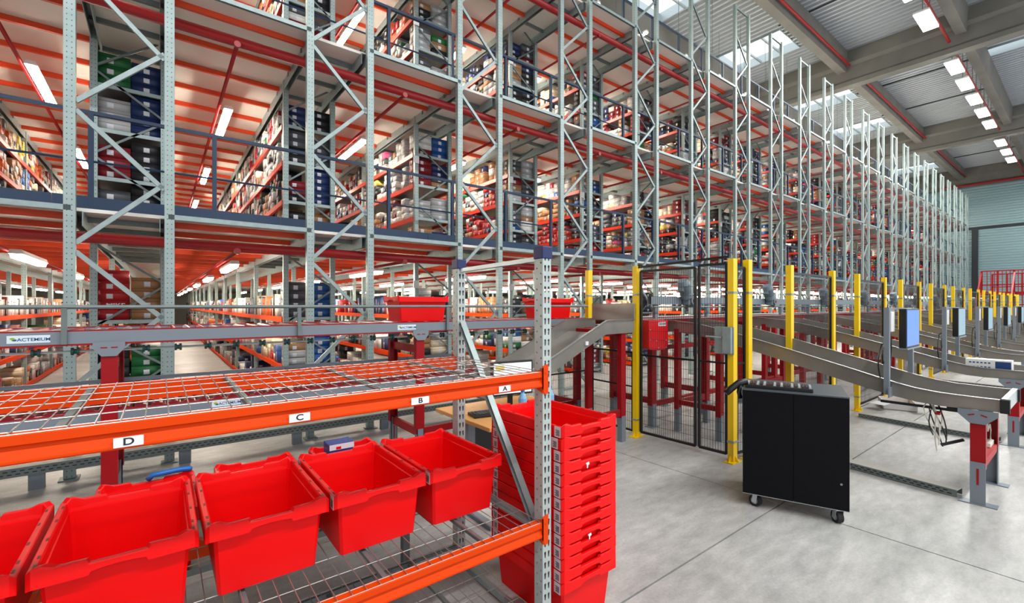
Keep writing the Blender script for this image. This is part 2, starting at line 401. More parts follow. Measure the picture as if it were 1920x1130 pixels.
# ------------------------------------------------------------ mezzanine decks
AIS = [(FX[k]+FW, FX[k+1]) for k in range(NF-1)]           # aisles between runs
AISL = [(FX[0]-P+FW-P*j, FX[0]-P*j) for j in range(4)]     # aisles further left
ALLA = [(a, b) for a, b in AISL[::-1]]+AIS
RUNX = [FX[0]-P*j for j in (4, 3, 2, 1)]+FX
def depth(a):
    m = min(abs(a[0]), abs(a[1]))
    if a[0] < .5 and a[1] > -3: return 38
    return min(38, 7.35+max(3.2, 16/m*1.36))
for L, zt in enumerate(DZ):
    fl_n = ('lowest', 'middle', 'top')[L]
    t = thing('mezzanine_deck', '%s cream boarded walkway deck spanning the rack frames' % fl_n, 'deck', (0, YF, zt), 0, 'mezzanine decks between the racks')
    stf = MB(); cnt = 0
    JM = None
    for (a, b) in ALLA:
        MB().box(a-.0, YF+.06, zt-.035, b, 40, zt).build('deck_panel', CREAM, t)
        MB().channel((a-.01, YF+.02, zt-.03), (b+.01, YF+.02, zt-.03), .04, .05, .004).build('edge_beam', GALV, t)
        if JM is None: JM = MB().box(0, -.02, -.10, b-a, .02, -.036).mesh('joist', JOIST)
        D = depth((a, b)); y = YF+.32
        while y < 40:
            if y < D and cnt < 210 and b > -3.5:
                place('joist', JM, t, (a, y, zt)); cnt += 1
            elif y < (24 if L == 0 else 14): stf.box(a, y-.02, zt-.10, b, y+.02, zt-.036)
            y += .75
        for xx in (a-.045, b+.045):
            MB().channel((xx, YF+.12, zt-.105), (xx, 40 if D > 20 else 22, zt-.105), .07, .14, .006).build('deck_beam', GALV, t)
    stuff(stf.build('joist_row', JOIST, t))
    gs = MB()
    for rx in RUNX:
        MB().box(rx, YF+.16, zt-.035, rx+FW, 40, zt).build('deck_panel', CREAM, t)
        y = YF+.5
        while y < 12: gs.box(rx, y-.02, zt-.09, rx+FW, y+.02, zt-.036); y += .75
    stuff(gs.build('cross_tie_row', GALVD, t))
    for k in range(NF-1):
        MB().box(FX[k]-.2, 6.44, zt, FX[k]-.2+P-.004, 6.452, zt+.2).build('kick_plate', NAVY, t)
    for k in range(1, 4):
        MB().box(FX[0]-.2-P*k, 6.44, zt, FX[0]-.2-P*k+P-.004, 6.452, zt+.2).build('kick_plate', NAVY, t)
    # handrail
    h = thing('handrail', 'navy blue handrail with square posts along the %s deck edge' % fl_n, 'handrail', (0, 6.46, zt), 0, 'navy handrails along the deck edges')
    PM = MB().box(-.022, -.022, 0, .022, .022, 1.09).mesh('post', NAVY)
    x = -.574-1.09*4
    while x < FX[-1]+.9: place('post', PM, h, (x, 6.49, zt)); x += 1.09
    MB().bar((-5, 6.49, zt+1.09), (FX[-1]+.9, 6.49, zt+1.09), .045, .035).build('top_rail', NAVY, h)
    MB().tube((-5, 6.49, zt+.58), (FX[-1]+.9, 6.49, zt+.58), .012, 6).build('mid_rail', NAVY, h)
    # sprinkler pipes
    p = thing('sprinkler_pipe', 'red sprinkler main with branch pipes hung below the %s deck' % fl_n, 'pipe', (0, 6.2, zt-.24), 0, 'red sprinkler pipes below the decks')
    MB().tube((-6, 6.2, zt-.25), (FX[-1]+1, 6.2, zt-.25), .058, 12).build('main_pipe', PIPE, p, smooth=True)
    for (a, b) in ALLA:
        c = (a+b)/2-.04; D = depth((a, b)); e = 36 if D > 20 else 18
        MB().tube((c, 6.2, zt-.3), (c, e, zt-.3), .023, 8).build('branch_pipe', PIPE, p, smooth=True)
        MB().tube((c, 6.14, zt-.3), (c, 6.18, zt-.3), .036, 10).build('pipe_flange', PIPE, p)

# ------------------------------------------------------------ strip lamps
def lamp_mesh():
    b = MB(); b.poly([(-.06, 0), (-.045, .05), (.045, .05), (.06, 0)], 'y', 0, 1.45)
    d = MB(); d.poly([(-.05, 0), (.05, 0), (.038, -.045), (-.038, -.045)], 'y', .02, 1.43)
    return b.mesh('lamp_housing', CARDW), d.mesh('diffuser', TUBE)
LH, LD = lamp_mesh()
dn = ('lowest', 'middle', 'top', 'roof')
for L in range(4):
    z = (DZ[L]-.36) if L < 3 else 9.6
    for ai, (a, b) in enumerate(ALLA):
        c = (a+b)/2+.07
        n = 6 if (a < .5 and b > -3) else (3 if a < 8 else 2)
        if L == 0: n = 7 if (a < .5 and b > -3) else (5 if a < 12 else 3)
        if L == 3: n = 1
        if ai < 2 and L > 0: continue
        for j in range(n):
            y = 8.1+3.8*j-(.75 if L == 0 else 0)
            o = bpy.data.objects.new('strip_lamp', LH); COL.objects.link(o); o.location = (c, y, z)
            side = '%s aisle beyond the left edge' % ORD[3-ai] if ai < 4 else '%s aisle from the left' % ORD[ai-4]
            o['label'] = 'lit lamp under the %s, %s, %s back' % (dn[L]+(' deck' if L < 3 else ''), side, ORD[j])
            o['category'] = 'lamp'; o['group'] = 'strip lamps in the rack aisles'
            q = bpy.data.objects.new('diffuser', LD); COL.objects.link(q); q.parent = o
            if L == 3:
                r = MB(); r.bar((0, .3, .05), (0, .3, 2.81), .01, .01); r.bar((0, 1.15, .05), (0, 1.15, 2.81), .01, .01)
                if 'HRM' not in globals(): HRM = r.mesh('hanger', GALVD)
                q = bpy.data.objects.new('hanger', HRM); COL.objects.link(q); q.parent = o
# hall lamps
hb = MB().box(-.7, -.2, 0, .7, .2, .06).mesh('lamp_housing', CARDW); hd = MB().box(-.68, -.19, -.03, .68, .19, 0).mesh('diffuser', HTUBE)
hh = MB().bar((-.5, 0, .06), (-.5, 0, 1.62), .02, .02).bar((.5, 0, .06), (.5, 0, 1.62), .02, .02).mesh('hanger', GALVD)
for i, x in enumerate((17.2, 19.6, 24.3, 26.5, 28.8, 31.1, 33.4, 37.7, 40.2, 42.6)):
    o = bpy.data.objects.new('hall_lamp', hb); COL.objects.link(o); o.location = (x, 3.44, 10.8)
    tag(o, 'bright rectangular hall lamp under the ribbed roof, %s in the row going away' % ORD[i], 'lamp', 'hall lamps in a row under the roof')
    for nm, me in (('diffuser', hd), ('hanger', hh)):
        q = bpy.data.objects.new(nm, me); COL.objects.link(q); q.parent = o
p = thing('roof_sprinkler_pipe', 'thin red sprinkler pipe beside the hall lamps', 'pipe', (10, 3.3, 11.3), 0, 'thin red pipes under the roof')
for a, b in ((11, 23), (23.8, 36.6), (37.4, 50)): MB().tube((a, 3.40, 11.3), (b, 3.40, 11.3), .05, 8).build('pipe_run', PIPE, p)
p = thing('roof_sprinkler_pipe', 'thin red sprinkler pipe along the concrete beam nearest the racks', 'pipe', (10, 6.4, 11.7), 0, 'thin red pipes under the roof')
for a, b in ((11, 23), (23.8, 36.6), (37.4, 50)): MB().tube((a, 6.46, 11.7), (b, 6.46, 11.7), .05, 8).build('pipe_run', PIPE, p)

# ------------------------------------------------------------ shelving runs and boxes
SH = [[.10, .71, 1.42], [DZ[0]+.08, DZ[0]+.62, DZ[0]+1.2, DZ[0]+1.74], [DZ[1]+.08, DZ[1]+.62, DZ[1]+1.2, DZ[1]+1.74]]
YS = 7.35; BAY = 2.6
UR = upright_mesh(7.25, .07, .06)
def nbays(x):
    # x = left edge of run
    if -3 < x < 1.6 and x != RUNX[4]: return 12
    if x == RUNX[4]: return 12
    if x < -3: return 4
    if x < 4: return 4
    if x < 8: return 3
    return 2
PAL = [('white', (226, 224, 218), 22), ('pale grey', (172, 172, 172), 11), ('cream', (226, 208, 176), 7), ('brown cardboard', (160, 116, 78), 7), ('black', (30, 30, 34), 7),
       ('navy blue', (26, 44, 90), 4), ('bright blue', (34, 84, 150), 3), ('red', (176, 26, 32), 4), ('orange', (210, 96, 44), 3), ('yellow', (214, 190, 80), 1), ('green', (24, 96, 50), 1), ('dark grey', (78, 80, 86), 5), ('pink', (214, 84, 130), 1), ('dark red', (120, 16, 26), 4)]
PW = np.array([p[2] for p in PAL], float); PW /= PW.sum()
PWD = np.array([3, 8, 1, 6, 12, 6, 2, 2, 0, 0, 1, 12, 0, 4], float); PWD /= PWD.sum()
PLIN = np.array([lin(p[1]) for p in PAL])
rng = np.random.default_rng(5)
QF = np.array([(0, 3, 2, 1), (4, 5, 6, 7), (0, 1, 5, 4), (1, 2, 6, 5), (2, 3, 7, 6), (3, 0, 4, 7)])
def boxes_mesh(name, B, C):
    B = np.asarray(B, float); C = np.asarray(C, float); n = len(B)
    x0, y0, z0, x1, y1, z1 = B.T
    V = np.stack([np.stack(c, 1) for c in ((x0, y0, z0), (x1, y0, z0), (x1, y1, z0), (x0, y1, z0), (x0, y0, z1), (x1, y0, z1), (x1, y1, z1), (x0, y1, z1))], 1).reshape(-1, 3)
    F = (np.arange(n)[:, None, None]*8+QF[None]).reshape(-1)
    me = bpy.data.meshes.new(name); me.vertices.add(len(V)); me.vertices.foreach_set('co', V.astype(np.float32).ravel())
    me.loops.add(n*24); me.loops.foreach_set('vertex_index', F.astype(np.int32))
    me.polygons.add(n*6); me.polygons.foreach_set('loop_start', np.arange(0, n*24, 4, dtype=np.int32))
    try: me.polygons.foreach_set('loop_total', np.full(n*6, 4, np.int32))
    except Exception: pass
    uvl = me.uv_layers.new(name='UVMap')
    side = np.array([(0, 0), (1, 0), (1, 1), (0, 1)], float); top = np.array([(0, 0), (0, .01), (.01, .01), (.01, 0)], float)
    uv = np.concatenate([top, top, side, side, side, side]); uvl.data.foreach_set('uv', np.tile(uv, (n, 1)).astype(np.float32).ravel())
    ca = me.color_attributes.new('Col', 'FLOAT_COLOR', 'CORNER')
    cc = np.concatenate([C, np.ones((n, 1))], 1); ca.data.foreach_set('color', np.repeat(cc, 24, axis=0).astype(np.float32).ravel())
    me.materials.append(BOXM); me.update(calc_edges=True); me.validate()
    return me
BX, BC = [], []
def put(x0, y0, z0, x1, y1, z1, ci, jit=.12):
    BX.append((x0, y0, z0, x1, y1, z1)); BC.append(np.clip(PLIN[ci]*(1+rng.uniform(-jit, jit)), 0, 1))
SIZES = [(.33, .20, .12), (.31, .19, .105), (.345, .28, .13)]
SM = {}
def single(ci, si):
    if (ci, si) not in SM:
        w, d, h = SIZES[si]; SM[(ci, si)] = boxes_mesh('shoe_box', [(0, 0, 0, w, d, h)], [PLIN[ci]])
    return SM[(ci, si)]
nind = 0
OVR = {(0, 1, 0, 0): 11, (0, 1, 0, 1): 4, (0, 1, 1, 0): 13, (0, 1, 1, 1): 4, (0, 1, 2, 0): 1, (0, 1, 2, 1): 5, (0, 1, 3, 0): 10, (0, 1, 3, 1): 5, (0, 0, 2, 0): 7, (0, 0, 2, 1): 3, (0, 0, 1, 0): 4, (0, 0, 1, 1): 10, (0, 0, 0, 0): 4, (0, 0, 0, 1): 4, (1, 0, 2, 1): 6, (1, 0, 1, 1): 6, (1, 1, 1, 1): 5, (1, 1, 0, 0): 4, (2, 1, 0, 0): 3}
IND = {}
for ri, rx in enumerate(RUNX):
    nb = nbays(rx); k = ri-4
    where = ('%s shelf end from the left' % ORD[k]) if k >= 0 else 'far left shelf end'
    t = thing('shelving_run', 'open shelving run filled with shoe boxes, %s' % (where if k >= 0 else '%s beyond the left edge uprights' % ORD[3-ri]), 'shelving', (rx, YS, 0), 0, 'shelving runs behind the rack front')
    for j in range(nb+1):
        y = YS+BAY*j
        place('upright', UR, t, (rx+.035, y, 0)); place('upright', UR, t, (rx+FW-.035, y, 0))
    if rx < 14:      # far posts seen across the ground floor
        for j in range(nb+1, min(nb+5, 8)):
            y = YS+BAY*j
            place('upright', UR, t, (rx+.035, y, 0)); place('upright', UR, t, (rx+FW-.035, y, 0))
    if k <= 14:
        for j in range(7):
            zl = .3+1.04*j
            MB().bar((rx+.04, YS-.01, zl), (rx+FW-.04, YS-.01, zl+(.5 if j % 2 else .5)), .02, .025).build('brace', GALVD, t)
            MB().bar((rx+.04, YS-.01, zl+1.0), (rx+FW-.04, YS-.01, zl+.54), .02, .025).build('brace', GALVD, t)
    y1 = YS+BAY*nb
    for st in range(3):
        for si, sz in enumerate(SH[st]):
            MB().box(rx+.03, YS, sz-.02, rx+FW-.03, y1, sz).build('shelf_panel', GALVD, t)
            for xx in (rx, rx+FW-.02):
                MB().box(xx-.012, YS+.03, sz-.07, xx+.03, y1, sz+.005).build('shelf_beam', ORANGE if st == 0 else mat('red_orange_beam', (205, 50, 26), .4), t)
            MB().box(rx+.03, YS-.02, sz-.045, rx+FW-.03, YS+.01, sz).build('end_tie', GALV, t)
    sg = MB().box(-.05, -.006, 0, .05, 0, .13)
    if 2 <= k <= 12:
        for zz in (DZ[0]+1.55, DZ[1]+1.55, 2.0-.1):
            q = place('aisle_sign', sg.mesh('aisle_sign', WHITE) if 'SGM' not in globals() else SGM, t, (rx+.02, YS-.045, zz))
            SGM = q.data
    # boxes
    hts = {0: (.55, .62, .62), 1: (.5, .54, .5, .4), 2: (.5, .54, .5, .4)}
    for st in range(3):
        for si, sz in enumerate(SH[st]):
            H = hts[st][si]
            # end faces: boxes lying with long sides to the front
            for c in range(2):
                z = sz; x = rx+.025+c*.352+(.0 if c else .0)
                size = int(rng.integers(0, 3)); ci = int(rng.choice(len(PAL), p=PWD)); nst = int(rng.integers(3, 6)) if st else int(rng.integers(3, 6)); ov = OVR.get((k, st, si, c)); ci = ov if ov is not None else ci
                q = 0
                while q < nst and z+SIZES[size][2] < sz+H:
                    if ov is None and rng.random() < .3: ci = int(rng.choice(len(PAL), p=PWD))
                    w, dd, h = SIZES[size]
                    yy = YS+.03+rng.uniform(0, .02)
                    if 0 <= k <= 6 and nind < 300:
                        o = bpy.data.objects.new('shoe_box', single(ci, size)); COL.objects.link(o); o.location = (x, yy, z)
                        lv = ('ground floor', 'lowest deck', 'middle deck')[st]; pos = ('bottom', 'second', 'third', 'top')[si]
                        o['label'] = '%s shoe box, %s in the %s stack, %s shelf, %s, %s shelf end' % (PAL[ci][0], ORD[q], ('left', 'right')[c], pos, lv, ORD[k])
                        o['category'] = 'box'; o['group'] = 'shoe boxes at the shelf ends'; nind += 1
                        if (k, st, si, c, q) == (0, 0, 2, 0, 1): LETTERED = (o, w, h)
                    else: put(x, yy, z, x+w, yy+dd, z+h, ci)
                    z += h+.002; q += 1
            # rows facing the aisles
            for sd in (0, 1):
                vis = 1
                if sd == 1 and rx > 0: continue        # right faces of runs right of the camera are hidden
                if sd == 0 and rx < -1: continue
                y = YS+.36; run_ci = int(rng.choice(len(PAL), p=PW)); left = 0
                while y < y1-.3:
                    if ((y-YS) % BAY) > BAY-.12: y += .2; continue
                    if left <= 0: run_ci = int(rng.choice(len(PAL), p=PW)); left = rng.uniform(.2, 1.2)
                    if st == 0 and si == 2:
                        w = rng.uniform(.05, .14); h = rng.uniform(.18, .36); dpt = .3; n_ = 1
                    elif st == 0:
                        w = rng.uniform(.12, .34); h = rng.uniform(.09, .3); dpt = .33; n_ = 1 if h > .2 else int(rng.integers(1, 4))
                    else:
                        w = rng.choice([.2, .19, .13]); h = rng.choice([.12, .11, .13]); dpt = .33; n_ = int(min(H//h, rng.integers(2, 6)))
                    x0 = rx+.02 if sd == 0 else rx+FW-.02-dpt
                    z = sz+.002
                    for q in range(n_):
                        if z+h > sz+H+.08: break
                        ci = run_ci if rng.random() < .6 else int(rng.choice(len(PAL), p=PW))
                        dx = rng.uniform(-.02, .015)
                        put(x0+dx, y, z, x0+dx+dpt, y+w-.006, z+h, ci); z += h+.001
                    y += w+.006; left -= w
                    if rng.random() < .05: y += rng.uniform(.1, .3)
o = bpy.data.objects.new('shoe_box_rows', boxes_mesh('shoe_box_rows', BX, BC)); COL.objects.link(o); stuff(o)
tag(o, 'dense mixed rows of shoe boxes and cartons filling the shelving behind the ends', 'boxes')
print('boxes', len(BX), 'individual', nind)

# ------------------------------------------------------------ red tote
def tote_mesh(w=.4, l=.6, h=.273):
    # perimeter points, short sides along x (front/back), long sides along y
    per = []
    def side(a, b, n, kind):
        for i in range(n): t = i/n; per.append((a[0]+(b[0]-a[0])*t, a[1]+(b[1]-a[1])*t, kind, t))
    c = .012; W2, L2 = w/2, l/2
    ts = [0, .04, .12, .3, .315, .33, .4, .5, .6, .67, .685, .7, .88, .96]
    for a, b, kind in (((-W2+c, -L2), (W2-c, -L2), 's'), ((W2, -L2+c), (W2, L2-c), 'l'), ((W2-c, L2), (-W2+c, L2), 's'), ((-W2, L2-c), (-W2, -L2+c), 'l')):
        for t in (ts if kind == 's' else [0, .02, .25, .5, .75, .98])+[1.0]:
            per.append((a[0]+(b[0]-a[0])*t, a[1]+(b[1]-a[1])*t, kind, t))
    def crest(kind, t):
        if kind == 'l': return h-.014
        if t <= .04 or t >= .96: return h
        if t <= .3 or t >= .7: return h-.008-(.004 if .1 < t < .9 else 0)
        return h-.024
    def skirt(kind, t):
        if kind == 'l': return h-.067
        if t <= .315 or t >= .685: return h-.060
        return h-.049+.006*(1-((t-.5)/.17)**2)
    def sc(p, fx, fy): return (p[0]*fx, p[1]*fy)
    rings = []
    bot = .006
    ix, iy = (w-.085)/w, (l-.10)/l; tx, ty = (w-.05)/w, (l-.05)/l
    ring = lambda fx, fy, zf: [(*sc(p, fx, fy), zf(p)) for p in per]
    rings.append(ring(ix, iy, lambda p: bot))                            # inner floor
    rings.append(ring(tx-.01, ty-.01, lambda p: h-.05))
    rings.append(ring(tx+.012, ty+.012, lambda p: h-.046))
    rings.append(ring(tx+.03, ty+.025, lambda p: crest(p[2], p[3])-.004))
    rings.append(ring(tx+.04, ty+.032, lambda p: crest(p[2], p[3])))
    rings.append(ring(.985, .99, lambda p: crest(p[2], p[3])))
    rings.append(ring(1, 1, lambda p: crest(p[2], p[3])-.004))
    rings.append(ring(1, 1, lambda p: skirt(p[2], p[3])))
    rings.append(ring(.988, .992, lambda p: skirt(p[2], p[3])))
    rings.append(ring(.985, .99, lambda p: crest(p[2], p[3])-.012))
    rings.append(ring(tx+.022, ty+.02, lambda p: h-.03 if p[2] == 's' else h-.02))
    rings.append(ring(tx, ty, lambda p: h-.06))
    rings.append(ring(ix+.012, iy+.008, lambda p: 0))
    m = MB(); n = len(per)
    for r in rings: m.v += r
    for i in range(len(rings)-1):
        for j in range(n):
            k = (j+1) % n; m.f.append((i*n+j, (i+1)*n+j, (i+1)*n+k, i*n+k)); m.m.append(0)
    m.f.append(tuple(range(n))); m.m.append(0)
    m.f.append(tuple((len(rings)-1)*n+j for j in reversed(range(n)))); m.m.append(0)
    # raised ribs on the long rims
    return m
TM = tote_mesh().mesh('red_tote', TOTE)
def slots(w=.4, l=.6, h=.273):
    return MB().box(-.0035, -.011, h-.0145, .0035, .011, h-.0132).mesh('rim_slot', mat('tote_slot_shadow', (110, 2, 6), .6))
SL = slots()
STK = MB().box(-.0005, -.022, 0, 0, .022, .052).mesh('sticker', mat('pale_sticker', (208, 186, 190), .6))
STI = MB()
for i in range(5): STI.box(-.0012, -.014, .008+i*.006, -.0006, .012-.005*(i % 2), .011+i*.006)
STI = STI.mesh('print_lines', INK)
def tote(label, loc, rz=0, group='red totes on the nearest shelf', sticker=None, slots_on=True):
    o = bpy.data.objects.new('red_tote', TM); COL.objects.link(o); o.location = loc; o.rotation_euler = (0, 0, rz)
    tag(o, label, 'tote', group)
    if slots_on:
        for sx in (-1, 1):
            for y in (-.25, -.19, -.06, .1, .23): q = bpy.data.objects.new('rim_slot', SL); COL.objects.link(q); q.parent = o; q.location = (sx*.187, y, 0)
    stk = [] if sticker is None else sticker
    for yy in stk:
        s = bpy.data.objects.new('sticker', STK); COL.objects.link(s); s.parent = o; s.location = (-.2005, yy, .2075)
        r = bpy.data.objects.new('print_lines', STI); COL.objects.link(r); r.parent = s
        s['label'] = 'pale printed sticker'
    return o
H0 = 1.6
shelfZ = H0-1.008
tl = ['red tote cut off by the left picture edge on the wire shelf', 'widest-looking red tote on the wire shelf below the D label',
      'red tote on the wire shelf below the C label, blue sleeve behind it', 'red tote on the wire shelf below the B label', 'red tote nearest the end post on the wire shelf, below the A label']
for i in range(5):
    tote(tl[i], (1.152-.4165*(4-i), 2.12, shelfZ), 0, sticker=[-.27, .262] if i >= 3 else [.262])

# ------------------------------------------------------------ foreground rack
rk = thing('pallet_rack', 'galvanised rack with orange beams and wire shelves, letter plates A to D', 'rack', (1.42, 1.6, 0))
def cell_sheet(m, origin, ux, w, rows, cell_h, cols, hole, z0=0):
    # sheet of cells with one hole each; ux horizontal unit, vertical = z
    O = Vector(origin); U = Vector(ux)
    cw = w/cols
    for r in range(rows):
        for c in range(cols):
            n = len(m.v); cx = (c+.5)*cw; cz = z0+(r+.5)*cell_h
            outer = [(-1, -1), (0, -1), (1, -1), (1, 0), (1, 1), (0, 1), (-1, 1), (-1, 0)]
            for a, b in outer: m.v.append(tuple(O+U*(cx+a*cw/2)+Vector((0, 0, cz+b*cell_h/2))))
            for a, b in hole(c, r): m.v.append(tuple(O+U*(cx+a)+Vector((0, 0, cz+b))))
            for i in range(8):
                j = (i+1) % 8; m.f.append((n+i, n+j, n+8+j, n+8+i)); m.m.append(0)
def tear(c, r):
    s = 1 if c == 0 else -1; sh = .002*s
    return [(-.003+sh, -.0145), (sh, -.0158), (.003+sh, -.0145), (.0044+sh, -.002), (.0062+sh, .011), (sh, .0155), (-.0062+sh, .011), (-.0044+sh, -.002)]
def rnd(c, r):
    dz = .0 if c == 0 else .0
    k = .0034; q = .0048
    return [(-k, -k), (0, -q), (k, -k), (q, 0), (k, k), (0, q), (-k, k), (-q, 0)]
NU = mat('pale_galvanised_upright', (178, 188, 186), .42, .3, noise=.1, nscale=20)
def near_upright(parent, x, y, top, flip=False):
    m = MB(); rows = int(top/.05); w = .052; dpt = .058
    cell_sheet(m, (x, y, 0), (1, 0, 0), w, rows, .05, 2, tear)
    cell_sheet(m, (x, y+.001, 0), (0, 1, 0), .022, rows, .05, 1, rnd, .025)
    cell_sheet(m, (x, y+.023, 0), (0, 1, 0), .035, rows, .05, 1, rnd, .0)
    cell_sheet(m, (x+w, y+.001, 0), (0, 1, 0), .057, rows, .05, 2, rnd)
    m.box(x+.001, y+dpt-.002, 0, x+w-.001, y+dpt, rows*.05)  # closed back added so the section stays dark behind the holes
    u = m.build('upright', NU, parent)
    s = u.modifiers.new('s', 'SOLIDIFY'); s.thickness = .0018; s.offset = 0
    c = MB(); c.box(x-.006, y-.006, rows*.05-.03, x+w+.006, y+dpt+.004, rows*.05+.028); cc = c.build('cap', CAPB, u, bevel=.004)
    f = MB(); f.box(x-.03, y-.02, 0, x+w+.03, y+dpt+.03, .006); f.build('foot_plate', GALVD, u)
    return u
XU = 1.42
for x in (XU, XU-2.76):
    near_upright(rk, x, 1.6, 1.88); near_upright(rk, x, 2.37, 1.88)
    MB().channel((x+.03, 1.655, H0+.223), (x+.03, 2.372, H0+.212), .03, .022, .003).build('side_bar', STEELB, rk)
    MB().channel((x+.03, 1.66, H0-1.105), (x+.03, 2.375, H0-.105), .032, .036, .003, up=(1, 0, 0)).build('diagonal_brace', GALV, rk)
    MB().channel((x+.03, 1.655, H0-1.075), (x+.03, 2.372, H0-1.06), .03, .03, .003).build('side_bar', GALV, rk)
    MB().channel((x+.03, 1.655, .04), (x+.03, 2.372, .04), .03, .03, .003).build('side_bar', GALV, rk)
XA, XB = XU-2.76+.052, XU
def beam(y, sgn, zt):
    pr = [(0, 0), (-.003, .004), (-.003, .010), (.010, .036), (.013, .043), (0, .047), (0, .069), (.003, .072), (.045, .072), (.045, 0)]
    pr = [(y+sgn*a, zt-.072+b) for a, b in pr]
    o = MB().poly(pr, 'x', XA, XB).build('beam', ORANGE, rk)
    for xe, s in ((XB, 1), (XA, -1)):
        m = MB(); yf = y-sgn*.006
        m.poly([(xe-.004*s, zt+.028), (xe+.03*s, zt+.034), (xe+.03*s, zt-.102), (xe+.008*s, zt-.106), (xe-.004*s, zt-.08)], 'y', min(yf, yf+sgn*.004), max(yf, yf+sgn*.004))
        m.poly([(yf, zt+.02), (yf, zt-.10), (yf+sgn*.045, zt-.085), (yf+sgn*.045, zt)], 'x', xe-.004*s, xe)
        m.box(xe+.01*s, yf-.002, zt-.01, xe+.018*s, yf, zt-.002)
        m.build('end_connector', ORANGE, o)
    return o
def wire_deck(zt):
    r = .0019
    me = MB().tube((0, 1.606, 0), (0, 2.405, 0), r, 5)
    w1 = me.mesh('cross_wire', WIRE)
    x = XA+.02
    while x < XB-.005: place('cross_wire', w1, rk, (x, 0, zt+.002)); x += .0515
    w2 = MB().tube((XA+.005, 0, 0), (XB-.005, 0, 0), r, 5).mesh('long_wire', WIRE)
    for y in (1.606, 1.64, 1.765, 1.90, 2.04, 2.18, 2.32, 2.404): place('long_wire', w2, rk, (0, y, zt-.002))
    x = XA+.2
    while x < XB-.1:
        MB().channel((x, 1.64, zt-.012), (x, 2.38, zt-.012), .02, .014, .003).build('deck_support', GALVD, rk); x += .44
for zt in (H0-.313, H0-1.02):
    beam(1.6, 1, zt); beam(2.428, -1, zt); wire_deck(zt+.002)
wire_deck(.152)
for y in (1.625, 2.39): MB().channel((XA, y, .14), (XB, y, .14), .014, .016, .002).build('base_bar', GALVD, rk)
# letter plates
def text(name, s, size, loc, rot, m, parent, extr=.0004, sx=1):
    c = bpy.data.curves.new(name, 'FONT'); c.body = s; c.size = size; c.extrude = extr; c.offset = size*.015; c.align_x = 'CENTER'; c.align_y = 'CENTER'; c.materials.append(m)
    t_ = bpy.data.objects.new(name, c); COL.objects.link(t_); bpy.context.view_layer.update(); me = bpy.data.meshes.new_from_object(t_.evaluated_get(bpy.context.evaluated_depsgraph_get())); bpy.data.objects.remove(t_)
    if not me.materials: me.materials.append(m)
    o = bpy.data.objects.new(name, me); COL.objects.link(o); o.parent = parent; off = OFF.get(parent.name, (0, 0, 0))
    o.location = (loc[0]-off[0], loc[1]-off[1], loc[2]-off[2]); o.rotation_euler = rot; o.scale = (sx, 1, 1)
    return o
for s, x0, x1 in (('D', -.098, -.035), ('C', .328, .392), ('B', .752, .827), ('A', 1.162, 1.226)):
    pl = MB().box(x0, 1.5935, H0-.379, x1, 1.5965, H0-.352).build('letter_plate', WHITE, rk, bevel=.003)
    pl['label'] = 'white plate with black letter %s' % s
    text('letter', s, .027, ((x0+x1)/2, 1.5929, H0-.3652), (math.pi/2, 0, 0), INK, pl, sx=1.25)

# ------------------------------------------------------------ nested tote stack
for i in range(14):
    n = ORD[13-i]
    jx = random.uniform(-.002, .002)
    o = tote('red tote %s in the tall nested stack beside the rack end post' % ('topmost' if i == 13 else ('at the very bottom' if i == 0 else n+' from the top')), (1.72+jx, 1.868, .058*i), 0, 'red totes nested in the tall stack', sticker=[-.262+(.018 if i == 12 else 0), .25], slots_on=(i == 13))
# pale scraps of label stuck on the front of two stack totes
for i, (x, z) in enumerate(((1.69, H0-.795), (1.705, H0-1.155))):
    o = MB().poly([(x-.012, z+.008), (x+.01, z+.012), (x+.014, z), (x+.004, z-.004), (x+.002, z-.018), (x-.004, z-.018), (x-.005, z-.002)], 'y', 1.5665, 1.5675).build('label_scrap', WHITE)
    tag(o, 'torn white label scrap stuck on the %s part of the tote stack' % ('upper', 'lower')[i], 'label')

# ------------------------------------------------------------ trolley with totes behind the rack
tr = thing('low_trolley', 'low grey trolley behind the near rack carrying red totes', 'trolley', (.45, 2.75, 0))
tz = H0-.9-.273
MB().box(-.28, 2.47, tz-.03, 1.17, 3.06, tz).build('platform', GALVD, tr)
for x in (-.25, 1.14):
    for y in (2.5, 3.03): MB().box(x-.02, y-.02, 0, x+.02, y+.02, tz-.03).build('leg', GALVD, tr)
for i, x in enumerate((-.05, .44, .94)): tote('red tote on the low trolley, %s behind the nearest shelf totes' % ('leftmost', 'middle', 'rightmost')[i], (x, 2.765, tz), 0, 'red totes on the low trolley')
o = MB().box(.80, 2.82, tz+.009, .95, 2.94, tz+.335).build('carton', mat('deep_blue_card', (18, 52, 130), .5), bevel=.003); tag(o, 'small blue white and red carton standing in a tote behind the shelf', 'box')
MB().box(.802, 2.8195, tz+.30, .948, 2.8199, tz+.333).build('white_band', WHITE, o, local=True)
MB().box(.84, 2.8191, tz+.302, .87, 2.8195, tz+.318).build('red_flash', TOTE, o, local=True)
o = MB().path([(-.05, 3.045, H0-.912), (-.03, 3.04, H0-.891), (.03, 3.04, H0-.889), (.08, 3.045, H0-.888), (.12, 3.04, H0-.889), (.135, 3.045, H0-.895)], .014, 8).build('blue_sleeve', BLUEP, smooth=True)
tag(o, 'blue plastic sleeve lying over the rim of a tote behind the shelf', 'plastic sleeve')

OFF[LETTERED[0].name] = (0, 0, 0)
text('lettering', 'NIKE', .075, (LETTERED[1]*.62, -.0015, LETTERED[2]*.45), (math.pi/2, 0, 0), WHITE, LETTERED[0], sx=1.1)
LETTERED[0]['label'] = 'red shoe box with white lettering at the first shelf end, ground floor'

